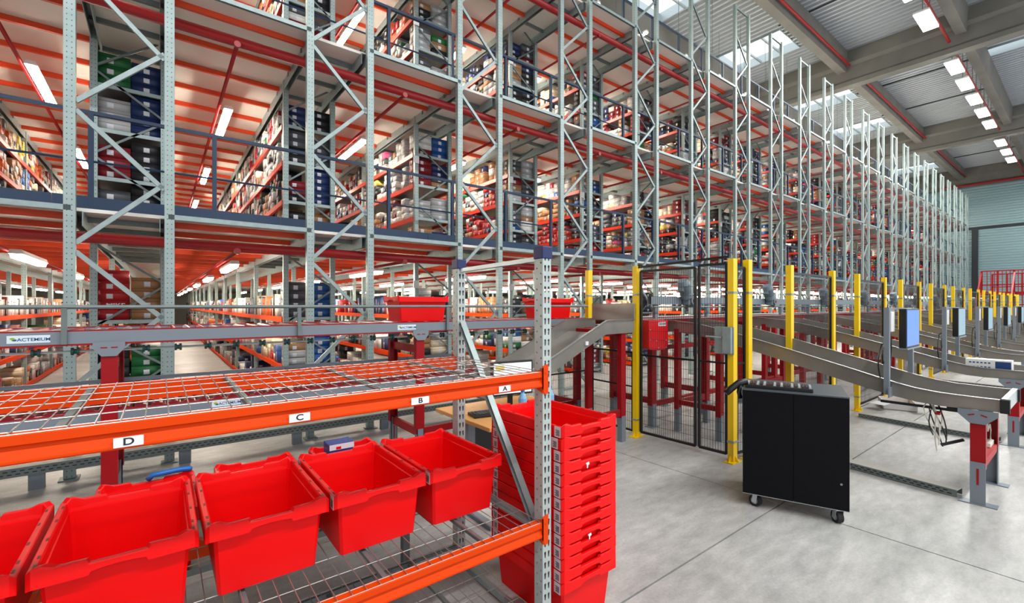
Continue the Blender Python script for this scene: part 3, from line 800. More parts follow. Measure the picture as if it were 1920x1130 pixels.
# ------------------------------------------------------------ roller conveyors on red legs
def logo(parent, x, y, z, w=.197, h=.05):
    pl = MB().box(x, y-.002, z, x+w, y, z+h).build('name_plate', mat('plate_white', (214, 226, 236), .4), parent, bevel=.002)
    text('lettering', 'ACTEMIUM', .034*w/.23, (x+w*.62, y-.0028, z+h*.45), (math.pi/2, 0, 0), BLUEL, pl, sx=1.05)
    e = MB(); k = w/.23
    e.poly([(x+.014*k, z+.036*k), (x+.022*k, z+.044*k), (x+.036*k, z+.044*k), (x+.046*k, z+.034*k), (x+.04*k, z+.027*k), (x+.024*k, z+.027*k)], 'y', y-.0035, y-.002); q = e.build('emblem', GREENL, pl); 
    e = MB(); e.poly([(x+.026*k, z+.026*k), (x+.05*k, z+.031*k), (x+.052*k, z+.022*k), (x+.044*k, z+.017*k), (x+.032*k, z+.019*k)], 'y', y-.004, y-.002); e.build('emblem', BLUEL, pl)
def conveyor(name, label, x0, x1, ztop, zbot, logos, shaft=True, rolls=.095, guard=True, farguard=False):
    t = thing(name, label, 'conveyor', (x0, 4.6, 0), 0, 'roller conveyors on red legs')
    Y0, Y1 = 4.25, 4.95
    for y, s in ((Y0, 1), (Y1, -1)):
        r = MB().box(x0, y, zbot, x1, y+s*.03, ztop).build('side_rail', GREY, t)
        MB().box(x0, y+s*.0, zbot-.012, x1, y+s*.05, zbot-.001).build('red_flange', RED, r)
        MB().box(x0, y+s*.002, ztop+.001, x1, y+s*.028, ztop+.009).build('red_flange', RED, r)
    me = MB().tube((0, Y0+.03, 0), (0, Y1-.03, 0), .024, 8).mesh('roller', STEELB)
    rl = MB().tube((0, Y0+.03, 0), (0, Y1-.03, 0), .024, 8).mesh('roller', RED); dr = MB().tube((0, Y0+.03, 0), (0, Y1-.03, 0), .044, 8).tube((0, Y0+.05, .045), (0, Y0+.09, .045), .014, 6).mesh('roller', DRED)
    x = x0+.04; i = 0
    while x < x1-.03: place('roller', (me if i % 2 else rl) if guard else dr, t, (x, 0, ztop-.016)); x += rolls; i += 1
    if shaft:
        MB().tube((x0, Y0+.06, zbot-.055), (x1, Y0+.06, zbot-.055), .009, 6).build('line_shaft', STEELB, t)
        sp = MB().tube((-.022, Y0+.06, 0), (-.008, Y0+.06, 0), .026, 8).tube((-.008, Y0+.06, 0), (.008, Y0+.06, 0), .017, 8).tube((.008, Y0+.06, 0), (.022, Y0+.06, 0), .026, 8).mesh('drive_spool', TEAL)
        x = x0+.07
        while x < x1: place('drive_spool', sp, t, (x, 0, zbot-.055)); x += .19
    for lx in logos: logo(t, lx, Y0, (ztop+zbot)/2-.026)
    if guard:
        MB().tube((x0, Y0-.02, H0-.012), (x1, Y0-.02, H0-.012), .014, 8).build('guard_rail', GALVD, t)
        x = -.504-1.46
        while x < x1:
            if x > x0: MB().box(x-.014, Y0-.03, zbot, x+.014, Y0-.005, H0).build('guard_post', GALVD, t)
            x += 1.458
        MB().tube((x0, Y1+.02, H0-.012), (x1, Y1+.02, H0-.012), .014, 8).build('guard_rail', GALVD, t)
    if farguard:
        MB().box(x0, Y1+.02, H0-.635, x1, Y1+.04, H0-.605).build('guard_rail', GREY, t)
        x = x0+.1
        while x < x1: MB().box(x-.015, Y1, zbot, x+.015, Y1+.02, H0-.62).build('guard_post', GALVD, t); x += 1.3
    return t
cv = conveyor('roller_conveyor', 'upper grey railed roller conveyor carrying two red totes', -3.0, 4.56, H0-.178, H0-.262, [-.771, 1.858])
cv2 = conveyor('roller_conveyor', 'lower roller conveyor seen through the wire shelf', -3.0, 2.9, H0-.742, H0-.805, [.32], shaft=False, guard=False, farguard=True)
def leg_frame(t, x, y0=4.27, y1=4.93, top=H0-.31, both=True):
    for y in (y0, y1):
        lg = MB().channel((x, y, .29), (x, y, top), .09, .06, .006, up=(0, -1 if y == y0 else 1, 0)).build('leg', RED, t)
        f = MB(); f.box(x-.037, y-.036, .008, x+.037, y-.03, .34); f.box(x-.037, y-.036, .008, x-.031, y+.02, .34); f.box(x+.031, y-.036, .008, x+.037, y+.02, .34); f.box(x-.1, y-.05, 0, x+.1, y+.04, .008)
        ft = f.build('leg_foot', GREY, lg)
        MB().box(x-.006, y-.038, .1, x+.006, y-.0362, .24).build('slot', RED, lg)
        MB().poly([(x-.085, top+.055), (x+.085, top+.055), (x+.085, top+.01), (x+.04, top-.045), (x-.04, top-.045), (x-.085, top+.01)], 'y', y-.046, y-.04).build('leg_bracket', GREY, lg)
        MB().box(x-.045, y-.048, top+.012, x-.01, y-.0462, top+.02).box(x+.01, y-.048, top+.012, x+.045, y-.0462, top+.02).build('slot', RED, lg)
    for z in (H0-.45, .3): MB().box(x-.02, y0+.03, z-.04, x+.02, y1-.03, z+.04).build('cross_bar', RED, t)
for x in (-2.65, -.28, 2.1, 4.4): leg_frame(cv, x)
MB().box(2.14, 4.3, .26, 4.36, 4.34, .33).build('tie_bar', RED, cv)
# totes riding on the upper conveyor
tote('red tote riding on the grey conveyor beside the small name plate', (2.24, 4.62, H0-.17), math.pi/2, 'red totes riding on the conveyor')
tote('red tote riding on the grey conveyor right of the rack end post', (4.18, 4.6, H0-.17), math.pi/2, 'red totes riding on the conveyor')
# perforated floor beams
def floor_beam(label, p, q, z=.21, wid=.1, h=.075, feet=True):
    t = thing('floor_beam', label, 'floor beam', (p[0], p[1], 0), 0, 'perforated cable beams near the floor')
    P_, Q_ = Vector((*p, z)), Vector((*q, z)); d = (Q_-P_).normalized(); L_ = (Q_-P_).length; s = Vector((d.y, -d.x, 0))
    MB().bar(P_, Q_, wid, .008).build('top_strip', mat('dusty_zinc_strip', (176, 174, 166), .6), t)
    m = MB(); m.bar(P_+s*wid/2-Vector((0, 0, h/2)), Q_+s*wid/2-Vector((0, 0, h/2)), .004, h); m.bar(P_-s*wid/2-Vector((0, 0, h/2)), Q_-s*wid/2-Vector((0, 0, h/2)), .004, h); m.build('side_strip', GALVD, t)
    m = MB(); n = int(L_/.05)
    for i in range(n):
        for r in (0, 1):
            c = P_+d*(.02+i*.05+r*.025)+s*(wid/2+.0025)+Vector((0, 0, -h*.3-r*h*.35)); m.bar(c-d*.014, c+d*.014, .001, .008)
    stuff(m.build('slot_row', INK, t))
    if feet and z > .1:
        k = max(1, int(L_/1.05))
        for i in range(k+1):
            c = P_+d*min(L_-.05, .05+i*1.05)
            MB().box(c.x-.05, c.y-.03, 0, c.x+.05, c.y+.03, z-.01).build('beam_foot', GREY, t)
    return t
floor_beam('long perforated steel beam on short feet in front of the rack frames', (-3.0, 5.68), (4.6, 5.68), .215)

# ------------------------------------------------------------ desk with monitor, keyboard and bottles
t = thing('packing_desk', 'small beech topped desk behind the rack end post', 'desk', (2.2, 3.0, 0))
MB().box(1.8, 2.58, H0-.88, 2.75, 3.36, H0-.85).build('desk_top', WOOD, t, bevel=.004)
for x in (1.88, 2.68):
    MB().box(x-.03, 2.64, 0, x+.03, 3.3, .03).build('desk_foot', GREY, t); MB().box(x-.03, 2.93, .03, x+.03, 3.0, H0-.88).build('desk_leg', GREY, t)
MB().box(1.95, 3.2, .3, 2.6, 3.22, H0-.9).build('modesty_panel', BLK, t)
t = thing('computer_monitor', 'computer monitor with pale screen standing on the beech desk', 'monitor', (2.28, 2.95, H0-.85), -.15)
MB().box(-.1, -.08, 0, .1, .08, .012).build('monitor_foot', BLK, t, local=True); MB().box(-.02, .02, .012, .02, .04, .25).build('monitor_neck', BLK, t, local=True)
b = MB().box(-.19, -.02, .12, .19, .015, .395).build('monitor_housing', BLK, t, local=True, bevel=.004)
MB().box(-.175, -.022, .135, .175, -.0205, .38).build('screen', SCREENW, b, local=True)
MB().box(-.16, -.0232, .33, -.08, -.0222, .36).build('window_bar', mat('screen_yellow', (220, 200, 90), .4), b, local=True)
o = MB().box(0, 0, 0, .44, .15, .022).build('keyboard', BLK, bevel=.004); o.location = (1.86, 2.86, H0-.85); o.rotation_euler = (0, 0, -.2); tag(o, 'black keyboard lying on the beech desk top', 'keyboard')
m = MB()
for i in range(14):
    for j in range(4): m.box(.02+i*.029, .02+j*.03, .022, .043+i*.029, .043+j*.03, .027)
m.build('keys', mat('dark_keys', (50, 54, 60), .5), o, local=True)
for i, (x, y) in enumerate(((2.16, 2.66), (2.36, 2.68), (2.42, 2.64))):
    o = MB().tube((0, 0, 0), (0, 0, .15), .033, 12).tube((0, 0, .15), (0, 0, .19), .033, 12, .013).tube((0, 0, .19), (0, 0, .2), .013, 12).build('water_bottle', mat('clear_blue_plastic', (120, 170, 210), .15), smooth=False); o.location = (x, y, H0-.85)
    tag(o, 'small plastic water bottle with blue cap on the desk, %s of three' % ('left', 'middle', 'right')[i], 'bottle', 'water bottles on the desk')
    MB().tube((0, 0, .2), (0, 0, .218), .016, 10).build('bottle_cap', BLUEP, o, local=True)

# ------------------------------------------------------------ chutes
def trough(t, path, w, axis, wall=.1, name='trough', far=None):
    # path: (s, ztop); cross-section spans w on the other axis
    def Pt(s, o, z): return (o, s, z) if axis == 'y' else (s, o, z)
    m = MB(); n = len(path)
    o0, o1 = w
    prof = [(0, 0), (0, -wall), (1, -wall), (1, 0)]
    sec = [(o0-.02, -.004), (o0-.02, 0), (o0+.012, 0), (o0+.012, -.03), (o0+.018, -wall+.012), (o1-.018, -wall+.012), (o1-.012, -.03), (o1-.012, 0), (o1+.02, 0), (o1+.02, -.004), (o1, -.004), (o1, -wall), (o0, -wall), (o0, -.004)]
    k = len(sec)
    for s, z in path:
        ex = (.045*max(0, min(1, s-.5)) if axis == 'y' else .02)
        for a, b in sec: m.v.append(Pt(s, a, z+b-(ex if b < -wall*.6 else 0)))
    for i in range(n-1):
        for j in range(k):
            a = i*k+j; b = i*k+(j+1) % k; m.f.append((a, b, b+k, a+k)); m.m.append(1 if j in (1, 3) else 0)
    m.f.append(tuple(range(k))); m.m.append(0); m.f.append(tuple((n-1)*k+j for j in reversed(range(k)))); m.m.append(0)
    return m.build(name, [STEEL, STEELB], t)
PITCH = 2.46
path = [(3.56, H0-.19), (3.33, H0-.192), (3.0, H0-.225), (2.6, H0-.305), (2.2, H0-.40), (1.8, H0-.505), (1.43, H0-.602), (1.25, H0-.652), (1.1, H0-.69), (.98, H0-.716), (.82, H0-.733), (.6, H0-.738), (.47, H0-.738)]
def chute(x, label):
    t = thing('sorting_chute', label, 'chute', (x, 2.0, 0), 0, 'sloping steel chutes from the sorter')
    trough(t, [(a, b) for a, b in path], (x, x+.74), 'y')
    MB().box(x-.002, .44, H0-.838, x+.742, .472, H0-.73).build('end_plate', STEELB, t)
    MB().box(x-.024, .425, H0-.842, x+.03, .478, H0-.736).build('corner_guard', RUB, t)
    MB().box(x+.71, .425, H0-.842, x+.764, .478, H0-.736).build('corner_guard', RUB, t)
    for xx, sg_ in ((x+.02, -1), (x+.72, 1)):
        y = .6
        lg = MB().channel((xx, y, .29), (xx, y, H0-.87), .09, .06, .006, up=(sg_, 0, 0)).build('leg', RED, t)
        o_ = xx+sg_*.031; i_ = xx+sg_*.037
        f = MB(); f.box(o_, y-.045, .008, i_, y+.045, .34); f.box(xx-.03, y-.045, .008, o_, y-.039, .34); f.box(xx-.03, y+.039, .008, o_, y+.045, .34); f.box(xx-.05, y-.11, 0, xx+.05, y+.11, .008)
        f.build('leg_foot', GREY, lg)
        MB().box(i_, y-.007, .16, i_+sg_*.002, y+.007, .29).build('slot', RED, lg)
        MB().poly([(y-.115, H0-.842), (y+.115, H0-.842), (y+.115, H0-.88), (y+.045, H0-.95), (y-.045, H0-.95), (y-.115, H0-.88)], 'x', min(i_, i_+sg_*.008), max(i_, i_+sg_*.008)).build('leg_bracket', GREY, lg)
        for c_, d_ in ((-.055, -.018), (.018, .055)): MB().bar((i_+sg_*.009, y+c_, H0-.875-(.012 if c_ < 0 else 0)), (i_+sg_*.009, y+d_, H0-.875-(.012 if c_ > 0 else 0)), .002, .009).build('slot', RED, lg)
    MB().channel((x+.05, .6, H0-.93), (x+.71, .6, H0-.93), .09, .05, .005).build('cross_bar', CARDW, t)
    MB().channel((x+.06, .6, .33), (x+.70, .6, .33), .08, .06, .005).build('cross_bar', mat('dusty_red_paint', (170, 50, 50), .6), t)
    # upper red support under the chute head
    for yy in (3.3, 2.75):
        for xx in (x+.03, x+.71):
            zt = H0-.3-(.12 if yy < 3 else 0)
            lg = MB().channel((xx, yy, .28), (xx, yy, zt), .08, .06, .006, up=(0, -1, 0)).build('leg', RED, t)
            MB().box(xx-.035, yy-.035, 0, xx+.035, yy+.03, .3).build('leg_foot', GREY, lg)
    MB().box(x+.05, 3.28, .32, x+.69, 3.32, .4).build('cross_bar', RED, t)
    MB().box(x+.01, 2.78, .34, x+.05, 3.27, .40).build('cross_bar', RED, t)
    sm = MB().box(x-.0205, 2.28, H0-.45, x-.0203, 2.33, H0-.42)
    return t
c1 = chute(5.2, 'nearest wide steel sorting chute sloping down behind the black cabinet')
NCH = 13
for k in range(1, NCH):
    dup(c1, (5.2+PITCH*k, 2.0, 0), '%s steel sorting chute sloping down beyond the black cabinet' % ORD[k])
# left chute running along the sorter
t = thing('side_chute', 'steel chute descending to the left between the yellow posts', 'chute', (3.5, 3.7, 0))
trough(t, [(4.47, H0-.165), (3.97, H0-.17), (3.6, H0-.325), (3.2, H0-.505), (2.95, H0-.605), (2.5, H0-.76)], (3.4, 4.02), 'x', wall=.14)
MB().box(4.44, 3.38, H0-.18, 4.46, 4.04, H0+.02).build('head_plate', STEEL, t)
MB().box(3.62, 3.397, H0-.43, 3.66, 3.3795, H0-.39).build('number_plate', WHITE, t)
for x, zt in ((4.3, H0-.28), (3.1, H0-.66)):
    for y in (3.45, 3.97):
        lg = MB().channel((x, y, .28), (x, y, zt), .08, .06, .006, up=(0, -1, 0)).build('leg', RED, t); MB().box(x-.035, y-.035, 0, x+.035, y+.03, .3).build('leg_foot', GREY, lg)
MB().box(3.14, 3.43, .3, 4.26, 3.47, .38).build('cross_bar', RED, t)
MB().box(4.0, 3.5, H0-.36, 4.44, 3.9, H0-.28).build('support_plate', RED, t)

# ------------------------------------------------------------ main sorter
t = thing('sorter_conveyor', 'long red and steel sorter conveyor behind the yellow post fence', 'conveyor', (4.7, 3.9, 0))
xe = 5.2+PITCH*NCH
for y, s in ((3.58, 1), (4.3, -1)):
    r = MB().box(4.72, y, H0-.26, xe, y+s*.03, H0-.185).build('side_rail', RED, t)
    MB().box(4.72, y-.002, H0-.184, xe, y+s*.035, H0-.17).build('edge_strip', CARDW, r)
MB().box(4.72, 3.62, H0-.22, xe, 4.26, H0-.2).build('belt', BLK, t)
lgm = MB().channel((0, 0, .28), (0, 0, H0-.27), .1, .07, .006, up=(0, -1, 0)).mesh('leg', RED); lfm = MB().box(-.042, -.04, 0, .042, .035, .3).box(-.09, -.06, 0, .09, .05, .008).mesh('leg_foot', GREY)
x = 5.14; i = 0
while x < xe:
    for y in (3.62, 4.26):
        place('leg', lgm, t, (x, y, 0)); place('leg_foot', lfm, t, (x, y, 0))
    MB().box(x-.02, 3.65, .3, x+.02, 4.22, .38).build('cross_bar', RED, t)
    if i < 8: MB().box(x+.05, 3.6, .26, x+1.18, 3.64, .33).build('tie_bar', RED, t); MB().box(x+.05, 3.6, H0-.6, x+1.18, 3.63, H0-.54).build('tie_bar', RED, t)
    x += 1.23; i += 1
MB().channel((4.8, 3.42, H0+.06), (xe, 3.42, H0+.06), .06, .1, .006, up=(0, 0, 1)).build('motor_rail', GREY, t)
MB().tube((4.8, 3.36, H0-.02), (xe, 3.36, H0-.02), .012, 6).build('cable_rail', GALVD, t)
x = 4.95
while x < xe: MB().box(x-.03, 3.42, H0-.17, x+.03, 3.46, H0+.01).build('rail_post', GREY, t); x += 1.23
# motors
def motor(x, label):
    t = thing('gear_motor', label, 'motor', (x, 3.33, H0+.1), 0, 'grey gear motors along the sorter rail')
    a = Vector((.02, 0, .0)); b = Vector((-.10, 0, .23)); d = (b-a).normalized()
    MB().tube(a, a+d*.07, .075, 16).build('gearbox', MOTOR, t, local=True, bevel=.004)
    MB().box(-.02, -.05, -.1, .12, .05, .02).build('gear_housing', MOTOR, t, local=True, bevel=.01)
    MB().tube((.05, -.075, -.04), (.05, -.05, -.04), .05, 16).build('output_flange', MOTOR, t, local=True)
    MB().tube((.05, -.082, -.04), (.05, -.075, -.04), .022, 12).build('shaft_cap', RED, t, local=True)
    m = MB()
    for i in range(9): m.tube(a+d*(.075+i*.012), a+d*(.081+i*.012), .078, 14)
    m.tube(a+d*.07, a+d*.19, .064, 14); m.build('finned_body', MOTOR, t, local=True)
    MB().tube(a+d*.185, a+d*.25, .08, 16, .066).build('fan_cowl', MOTOR, t, local=True)
    MB().box(-.13, -.03, .08, -.08, .05, .14).build('terminal_box', MOTOR, t, local=True, bevel=.005)
    MB().box(.12, -.03, -.12, .30, .03, -.05).build('mount_arm', GREY, t, local=True)
    return t
m1 = motor(5.48, 'grey gear motor seen through the gate mesh')
for k in range(1, NCH): dup(m1, (5.48+PITCH*k, 3.33, H0+.1), 'grey gear motor on the sorter rail, %s from the gate' % ORD[k])
# red control box at the sorter head
t = thing('control_box', 'red steel control box with white plate behind the gate', 'box', (4.9, 3.4, H0-.56))
MB().poly([(4.70, H0-.185), (5.10, H0-.185), (5.10, H0-.50), (5.03, H0-.56), (4.74, H0-.545), (4.70, H0-.52)], 'y', 3.36, 3.56).build('housing', mat('bright_red_paint', (206, 10, 26), .35), t)
pl = MB().box(4.90, 3.357, H0-.26, 5.06, 3.3595, H0-.21).build('number_plate', WHITE, t)
m = MB()
for i in range(7): m.box(4.915+i*.02, 3.3555, H0-.25, 4.926+i*.02, 3.3565, H0-.222)
m.build('print', INK, pl)
m = MB()
for x, z in ((4.73, .3), (4.73, .42), (4.86, .44), (5.06, .44), (5.06, .53), (4.9, .53)): m.tube((x, 3.352, H0-z), (x, 3.36, H0-z), .007, 8)
m.build('bolts', STEELB, t)

# ------------------------------------------------------------ yellow post fence
PO = H0+.475
def post_mesh(h=PO):
    return MB().box(-.04, -.03, .01, .04, .03, h).mesh('fence_post', YEL)
PMSH = post_mesh(); 
pf = MB().box(-.09, -.05, 0, .09, .05, .01)
for a, b in ((-1, 0), (1, 0)): pf.poly([(a*.04, .01), (a*.085, .01), (a*.04, .07)], 'y', -.004, .004)
pf.poly([(-.03, .01), (-.07, .01), (-.03, .07)], 'x', -.004, .004); pf = pf.mesh('post_foot', YEL)
ring = MB().box(-.044, -.034, 0, .05, .034, .02).mesh('clamp', GALV)
def post(x, y, label):
    o = bpy.data.objects.new('fence_post', PMSH); COL.objects.link(o); o.location = (x, y, 0); tag(o, label, 'post', 'yellow steel fence posts')
    for nm, me, z in (('post_foot', pf, 0), ('clamp', ring, 1.72), ('clamp', ring, .2)):
        q = bpy.data.objects.new(nm, me); COL.objects.link(q); q.parent = o; q.location = (0, 0, z)
    return o
def panel(name, label, cat, p, q, z0, z1, mids=(), frame=.022, step=.027, zstep=.1, group='black mesh fence panels'):
    P_, Q_ = Vector((*p, 0)), Vector((*q, 0)); d = (Q_-P_).normalized(); L_ = (Q_-P_).length
    t = thing(name, label, cat, (*p, 0), 0, group)
    up = Vector((0, 0, 1))
    MB().bar(P_+up*z0, Q_+up*z0, frame, frame).build('frame_bar', BLK, t); MB().bar(P_+up*z1, Q_+up*z1, frame, frame).build('frame_bar', BLK, t)
    MB().bar(P_+up*z0, P_+up*z1, frame, frame, (d.x, d.y, 0)).build('frame_bar', BLK, t); MB().bar(Q_+up*z0, Q_+up*z1, frame, frame, (d.x, d.y, 0)).build('frame_bar', BLK, t)
    for z in mids: MB().bar(P_+up*z, Q_+up*z, .018, .018).build('frame_bar', BLK, t)
    m = MB(); n = int(L_/step)
    for i in range(1, n): m.tube(P_+d*(L_*i/n)+up*z0, P_+d*(L_*i/n)+up*z1, .0021, 3)
    k = int((z1-z0)/zstep)
    for i in range(1, k): m.tube(P_+up*(z0+(z1-z0)*i/k), Q_+up*(z0+(z1-z0)*i/k), .0021, 3)
    stuff(m.build('wire_mesh', BLK, t)); return t
post(4.63, 2.30, 'yellow post with grey lock box beside the black cabinet'); post(4.60, 3.46, 'yellow post at the hinge side of the mesh gate'); post(4.64, 4.28, 'yellow post behind the left steel chute')
gt = panel('mesh_gate', 'black framed mesh gate leaf between the two nearest yellow posts', 'gate', (4.605, 3.40), (4.62, 2.70), .07, H0+.41, (H0-.6,), .026)
g2 = panel('mesh_gate', 'narrow black mesh gate leaf next to the grey lock box', 'gate', (4.62, 2.655), (4.63, 2.36), .07, H0+.43, (H0-.6,), .026)
MB().bar((4.6, 3.44, H0+.46), (4.63, 2.33, H0+.50), .025, .025).build('top_bar', BLK, gt)
panel('mesh_fence', 'black mesh panel below the left steel chute', 'fence', (4.645, 4.22), (4.605, 3.52), .06, H0-.58, (H0-1.0,))
panel('mesh_fence', 'low mesh panel behind the desk monitor', 'fence', (3.3, 4.16), (4.58, 4.16), .012, H0-.5, (H0-.86,))
l = thing('gate_lock', 'grey steel lock box fixed to the nearest yellow post', 'lock', (4.62, 2.3, H0-.4))
MB().box(4.575, 2.262, H0-.50, 4.588, 2.46, H0-.22).build('lock_plate', GALV, l); MB().box(4.535, 2.27, H0-.49, 4.574, 2.36, H0-.225).build('lock_housing', GALV, l, bevel=.004); MB().tube((4.55, 2.37, H0-.33), (4.55, 2.54, H0-.325), .008, 8).build('lock_bolt', STEELB, l)
px = []
for k in range(11): px += [4.87+PITCH*k, 5.93+PITCH*k]
for i, x in enumerate(px):
    post(x, 2.26, 'yellow post %s in the line beside the chutes, going away' % ORD[i] if i < 22 else 'far yellow post')
panel('mesh_fence', 'narrow black mesh panel beside the nearest yellow post', 'fence', (4.69, 2.29), (4.82, 2.27), .08, H0+.39, (H0-.6,))
for k in range(10):
    panel('mesh_fence', '%s tall dark mesh panel between chutes, going away' % ORD[k], 'fence', (5.99+PITCH*k, 2.26), (4.81+PITCH*(k+1), 2.26), .08, H0+.385, (H0-.6,), step=.03 if k < 4 else .06)

# floor beams under the chutes
for k in range(5):
    floor_beam('perforated floor channel along the %s chute' % ORD[k], (5.48+PITCH*k, 2.1), (5.30+PITCH*k, .72), .06, .12, .055, feet=False)

# ------------------------------------------------------------ monitor stands on the chutes
def mstand(x, label, sc, lit):
    t = thing('monitor_stand', label, 'monitor stand', (x, 1.17, H0-.7), 0, 'monitors on grey posts over the chutes')
    for xx, s in ((-.04, 1), (.80, -1)):
        p_ = MB().box(xx-.02, -.02, -.1, xx+.02, .02, .68).build('post', GREY, t, local=True)
        MB().box(xx-.06, -.03, -.12, xx+.06, -.02, -.03).build('fixing_plate', GREY, p_, local=True)
    MB().box(-.04, -.015, .655, .8, .015, .675).build('cross_bar', GREY, t, local=True)
    b = MB().box(.14, -.10, .31, .60, -.045, .667).build('monitor_housing', BLK, t, local=True, bevel=.005)
    MB().box(.15, -.103, .325, .59, -.1005, .655).build('screen', sc, b, local=True)
    MB().box(.13, -.11, .296, .61, -.035, .309).build('lower_rim', GREY, b, local=True)
    MB().box(.02, -.02, .46, .12, .03, .64).build('junction_box', CARDW, t, local=True, bevel=.004)
    for i in range(4):
        pts = [(.05+.02*i, .0, .45-.02*i)]
        for s in range(1, 9): a = s/8; pts.append((.05+.02*i-.16*math.sin(a*math.pi)*(1 if i % 2 else -.3), .02*i, .45-.02*i-a*(.32+.04*i)))
        MB().path(pts, .006, 5).build('cable', BLK, t, local=True)
    return t
m1 = mstand(5.2, 'grey post stand with blue screen monitor over the nearest chute', SCREENB, 1)
m2 = mstand(5.2+PITCH, 'grey post stand with pale screen monitor over the second chute', SCREENG, 1)
for k in range(2, 10): dup(m2, (5.2+PITCH*k, 1.17, H0-.7), 'grey post stand with dim monitor over the %s chute' % ORD[k])

# ------------------------------------------------------------ black cabinet
A = Vector((3.676, 1.746)); B = Vector((3.93, 1.102)); ang = math.atan2(B.y-A.y, B.x-A.x)
t = thing('mobile_cabinet', 'tall black mobile cabinet on swivel castors in front of the fence', 'cabinet', (A.x, A.y, 0), ang)
Wd = (B-A).length; Dp = .58; zt = H0-.664; zb = .115
MB().box(.004, .012, zb, Wd-.004, Dp, zt-.012).build('cabinet_body', BLKC, t, local=True)
for a, b in ((.002, Wd/2-.0012), (Wd/2+.0012, Wd-.002)): MB().box(a, 0, zb-.005, b, .0115, zt-.014).build('door', BLKC, t, local=True, bevel=.001)
MB().box(0, -.002, zt-.0115, Wd, Dp+.002, zt).build('cabinet_top', mat('grey_black_top', (62, 72, 80), .35), t, local=True, bevel=.002)
MB().box(Wd-.003, .0, zb-.005, Wd+.001, Dp, zb).box(0, 0, zb-.0085, Wd, .012, zb-.0055).box(Wd, .002, zb, Wd+.0012, .006, zt-.012).build('metal_edge', STEELB, t, local=True)
MB().tube((Wd-.05, -.004, .3), (Wd-.05, 0, .3), .008, 10).build('lock', GREY, t, local=True)
def castor(x, y, turn):
    r = .045; c = MB(); ca, sa = math.cos(turn), math.sin(turn)
    def R(a, b, z): return (x+a*ca-b*sa, y+a*sa+b*ca, z)
    cy = MB().tube(R(-.02, 0, r), R(.02, 0, r), r, 20).build('castor', RUB, t, local=True, smooth=False)
    MB().tube(R(-.022, 0, r), R(.022, 0, r), r*.6, 16).build('wheel_hub', GREY, cy, local=True)
    f = MB(); f.bar(R(-.028, 0, r*.7), R(-.028, -.012, .106), .003, .036, up=(-sa, ca, 0)); f.bar(R(.028, 0, r*.7), R(.028, -.012, .106), .003, .036, up=(-sa, ca, 0)); f.bar(R(-.032, -.012, .104), R(.032, -.012, .104), .06, .006)
    f.build('castor_fork', STEELB, cy, local=True)
for x, y, a in ((.09, .06, 1.1), (Wd-.07, .05, .5), (.09, Dp-.06, .4), (Wd-.08, Dp-.06, .2)): castor(x, y, a)
def on_cab(x, y): 
    v = A+Vector((math.cos(ang), math.sin(ang)))*x+Vector((-math.sin(ang), math.cos(ang)))*y; return (v.x, v.y, zt)
k = thing('keyboard', 'black keyboard with glinting pale keys on the black cabinet', 'keyboard', on_cab(.015, .06), ang)
MB().box(0, 0, 0, .46, .17, .028).build('keyboard_base', BLK, k, local=True, bevel=.004)
km = MB().poly([(0, 0), (.018, 0), (.016, .012), (.002, .012)], 'y', 0, .018).mesh('key', mat('pale_keycap', (170, 184, 184), .3)); kd = MB().poly([(0, 0), (.018, 0), (.016, .012), (.002, .012)], 'y', 0, .018).mesh('key', mat('dark_keycap', (60, 34, 40), .4))
for i in range(19):
    for j in range(6):
        q = bpy.data.objects.new('key', km if (i*7+j*5) % 5 < 2 else kd); COL.objects.link(q); q.parent = k; q.location = (.01+i*.0235, .012+j*.025, .028)
s = thing('barcode_scanner', 'dark handheld scanner hanging at the cabinet corner', 'scanner', on_cab(-.0, .05), ang)
MB().path([(.03, .02, .05), (-.03, .0, .035), (-.09, -.02, -.02), (-.12, -.03, -.05)], .026, 10).build('scanner_body', BLK, s, local=True, smooth=True)
MB().path([(-.02, .0, .02), (-.03, .01, -.04), (-.02, .02, -.09)], .017, 8).build('scanner_grip', BLK, s, local=True, smooth=True)
MB().tube((-.119, -.03, -.049), (-.124, -.032, -.055), .022, 10).build('scanner_window', mat('dark_red_window', (70, 30, 50), .2), s, local=True)
MB().box(-.006, -.03, -.06, -.001, .05, .0).build('scanner_holder', GREY, s, local=True)

# ------------------------------------------------------------ small things around the chutes
c = thing('carton', 'white and blue printed carton lying on the second chute end', 'box', (7.78, .62, H0-.826))
MB().box(7.74, .62, H0-.826, 7.93, 1.0, H0-.645).build('carton_body', CARDW, c)
MB().box(7.738, .625, H0-.80, 7.7395, .75, H0-.66).build('blue_print', mat('print_blue', (24, 60, 112), .5), c)
m = MB()
for i in range(6):
    for j in range(3): m.box(7.7385, .79+i*.032, H0-.79+j*.05, 7.7395, .81+i*.032, H0-.775+j*.05)
m.build('small_print', BLUEL, c)
c = thing('open_carton', 'open white carton with brown inside lying on the floor', 'box', (9.15, 1.95, 0), .35)
for a in ((-.28, -.2, .28, -.19), (-.28, .19, .28, .2), (-.28, -.19, -.27, .19), (.27, -.19, .28, .19)): MB().box(a[0], a[1], .01, a[2], a[3], .11).build('carton_side', CARDW, c, local=True)
for a, b in (((-.28, -.2, .11), (-.42, -.28, .10)), ((-.27, .2, .11), (-.42, .3, .09))): MB().bar(a, b, .2, .006).build('carton_flap', CARDW, c, local=True)
MB().box(-.275, -.195, 0, .275, .195, .01).build('carton_base', CARD, c, local=True)
c = thing('hanging_cables', 'tangle of black and white cables hanging under the nearest chute', 'cables', (5.3, .9, .3))
rr = random.Random(3)
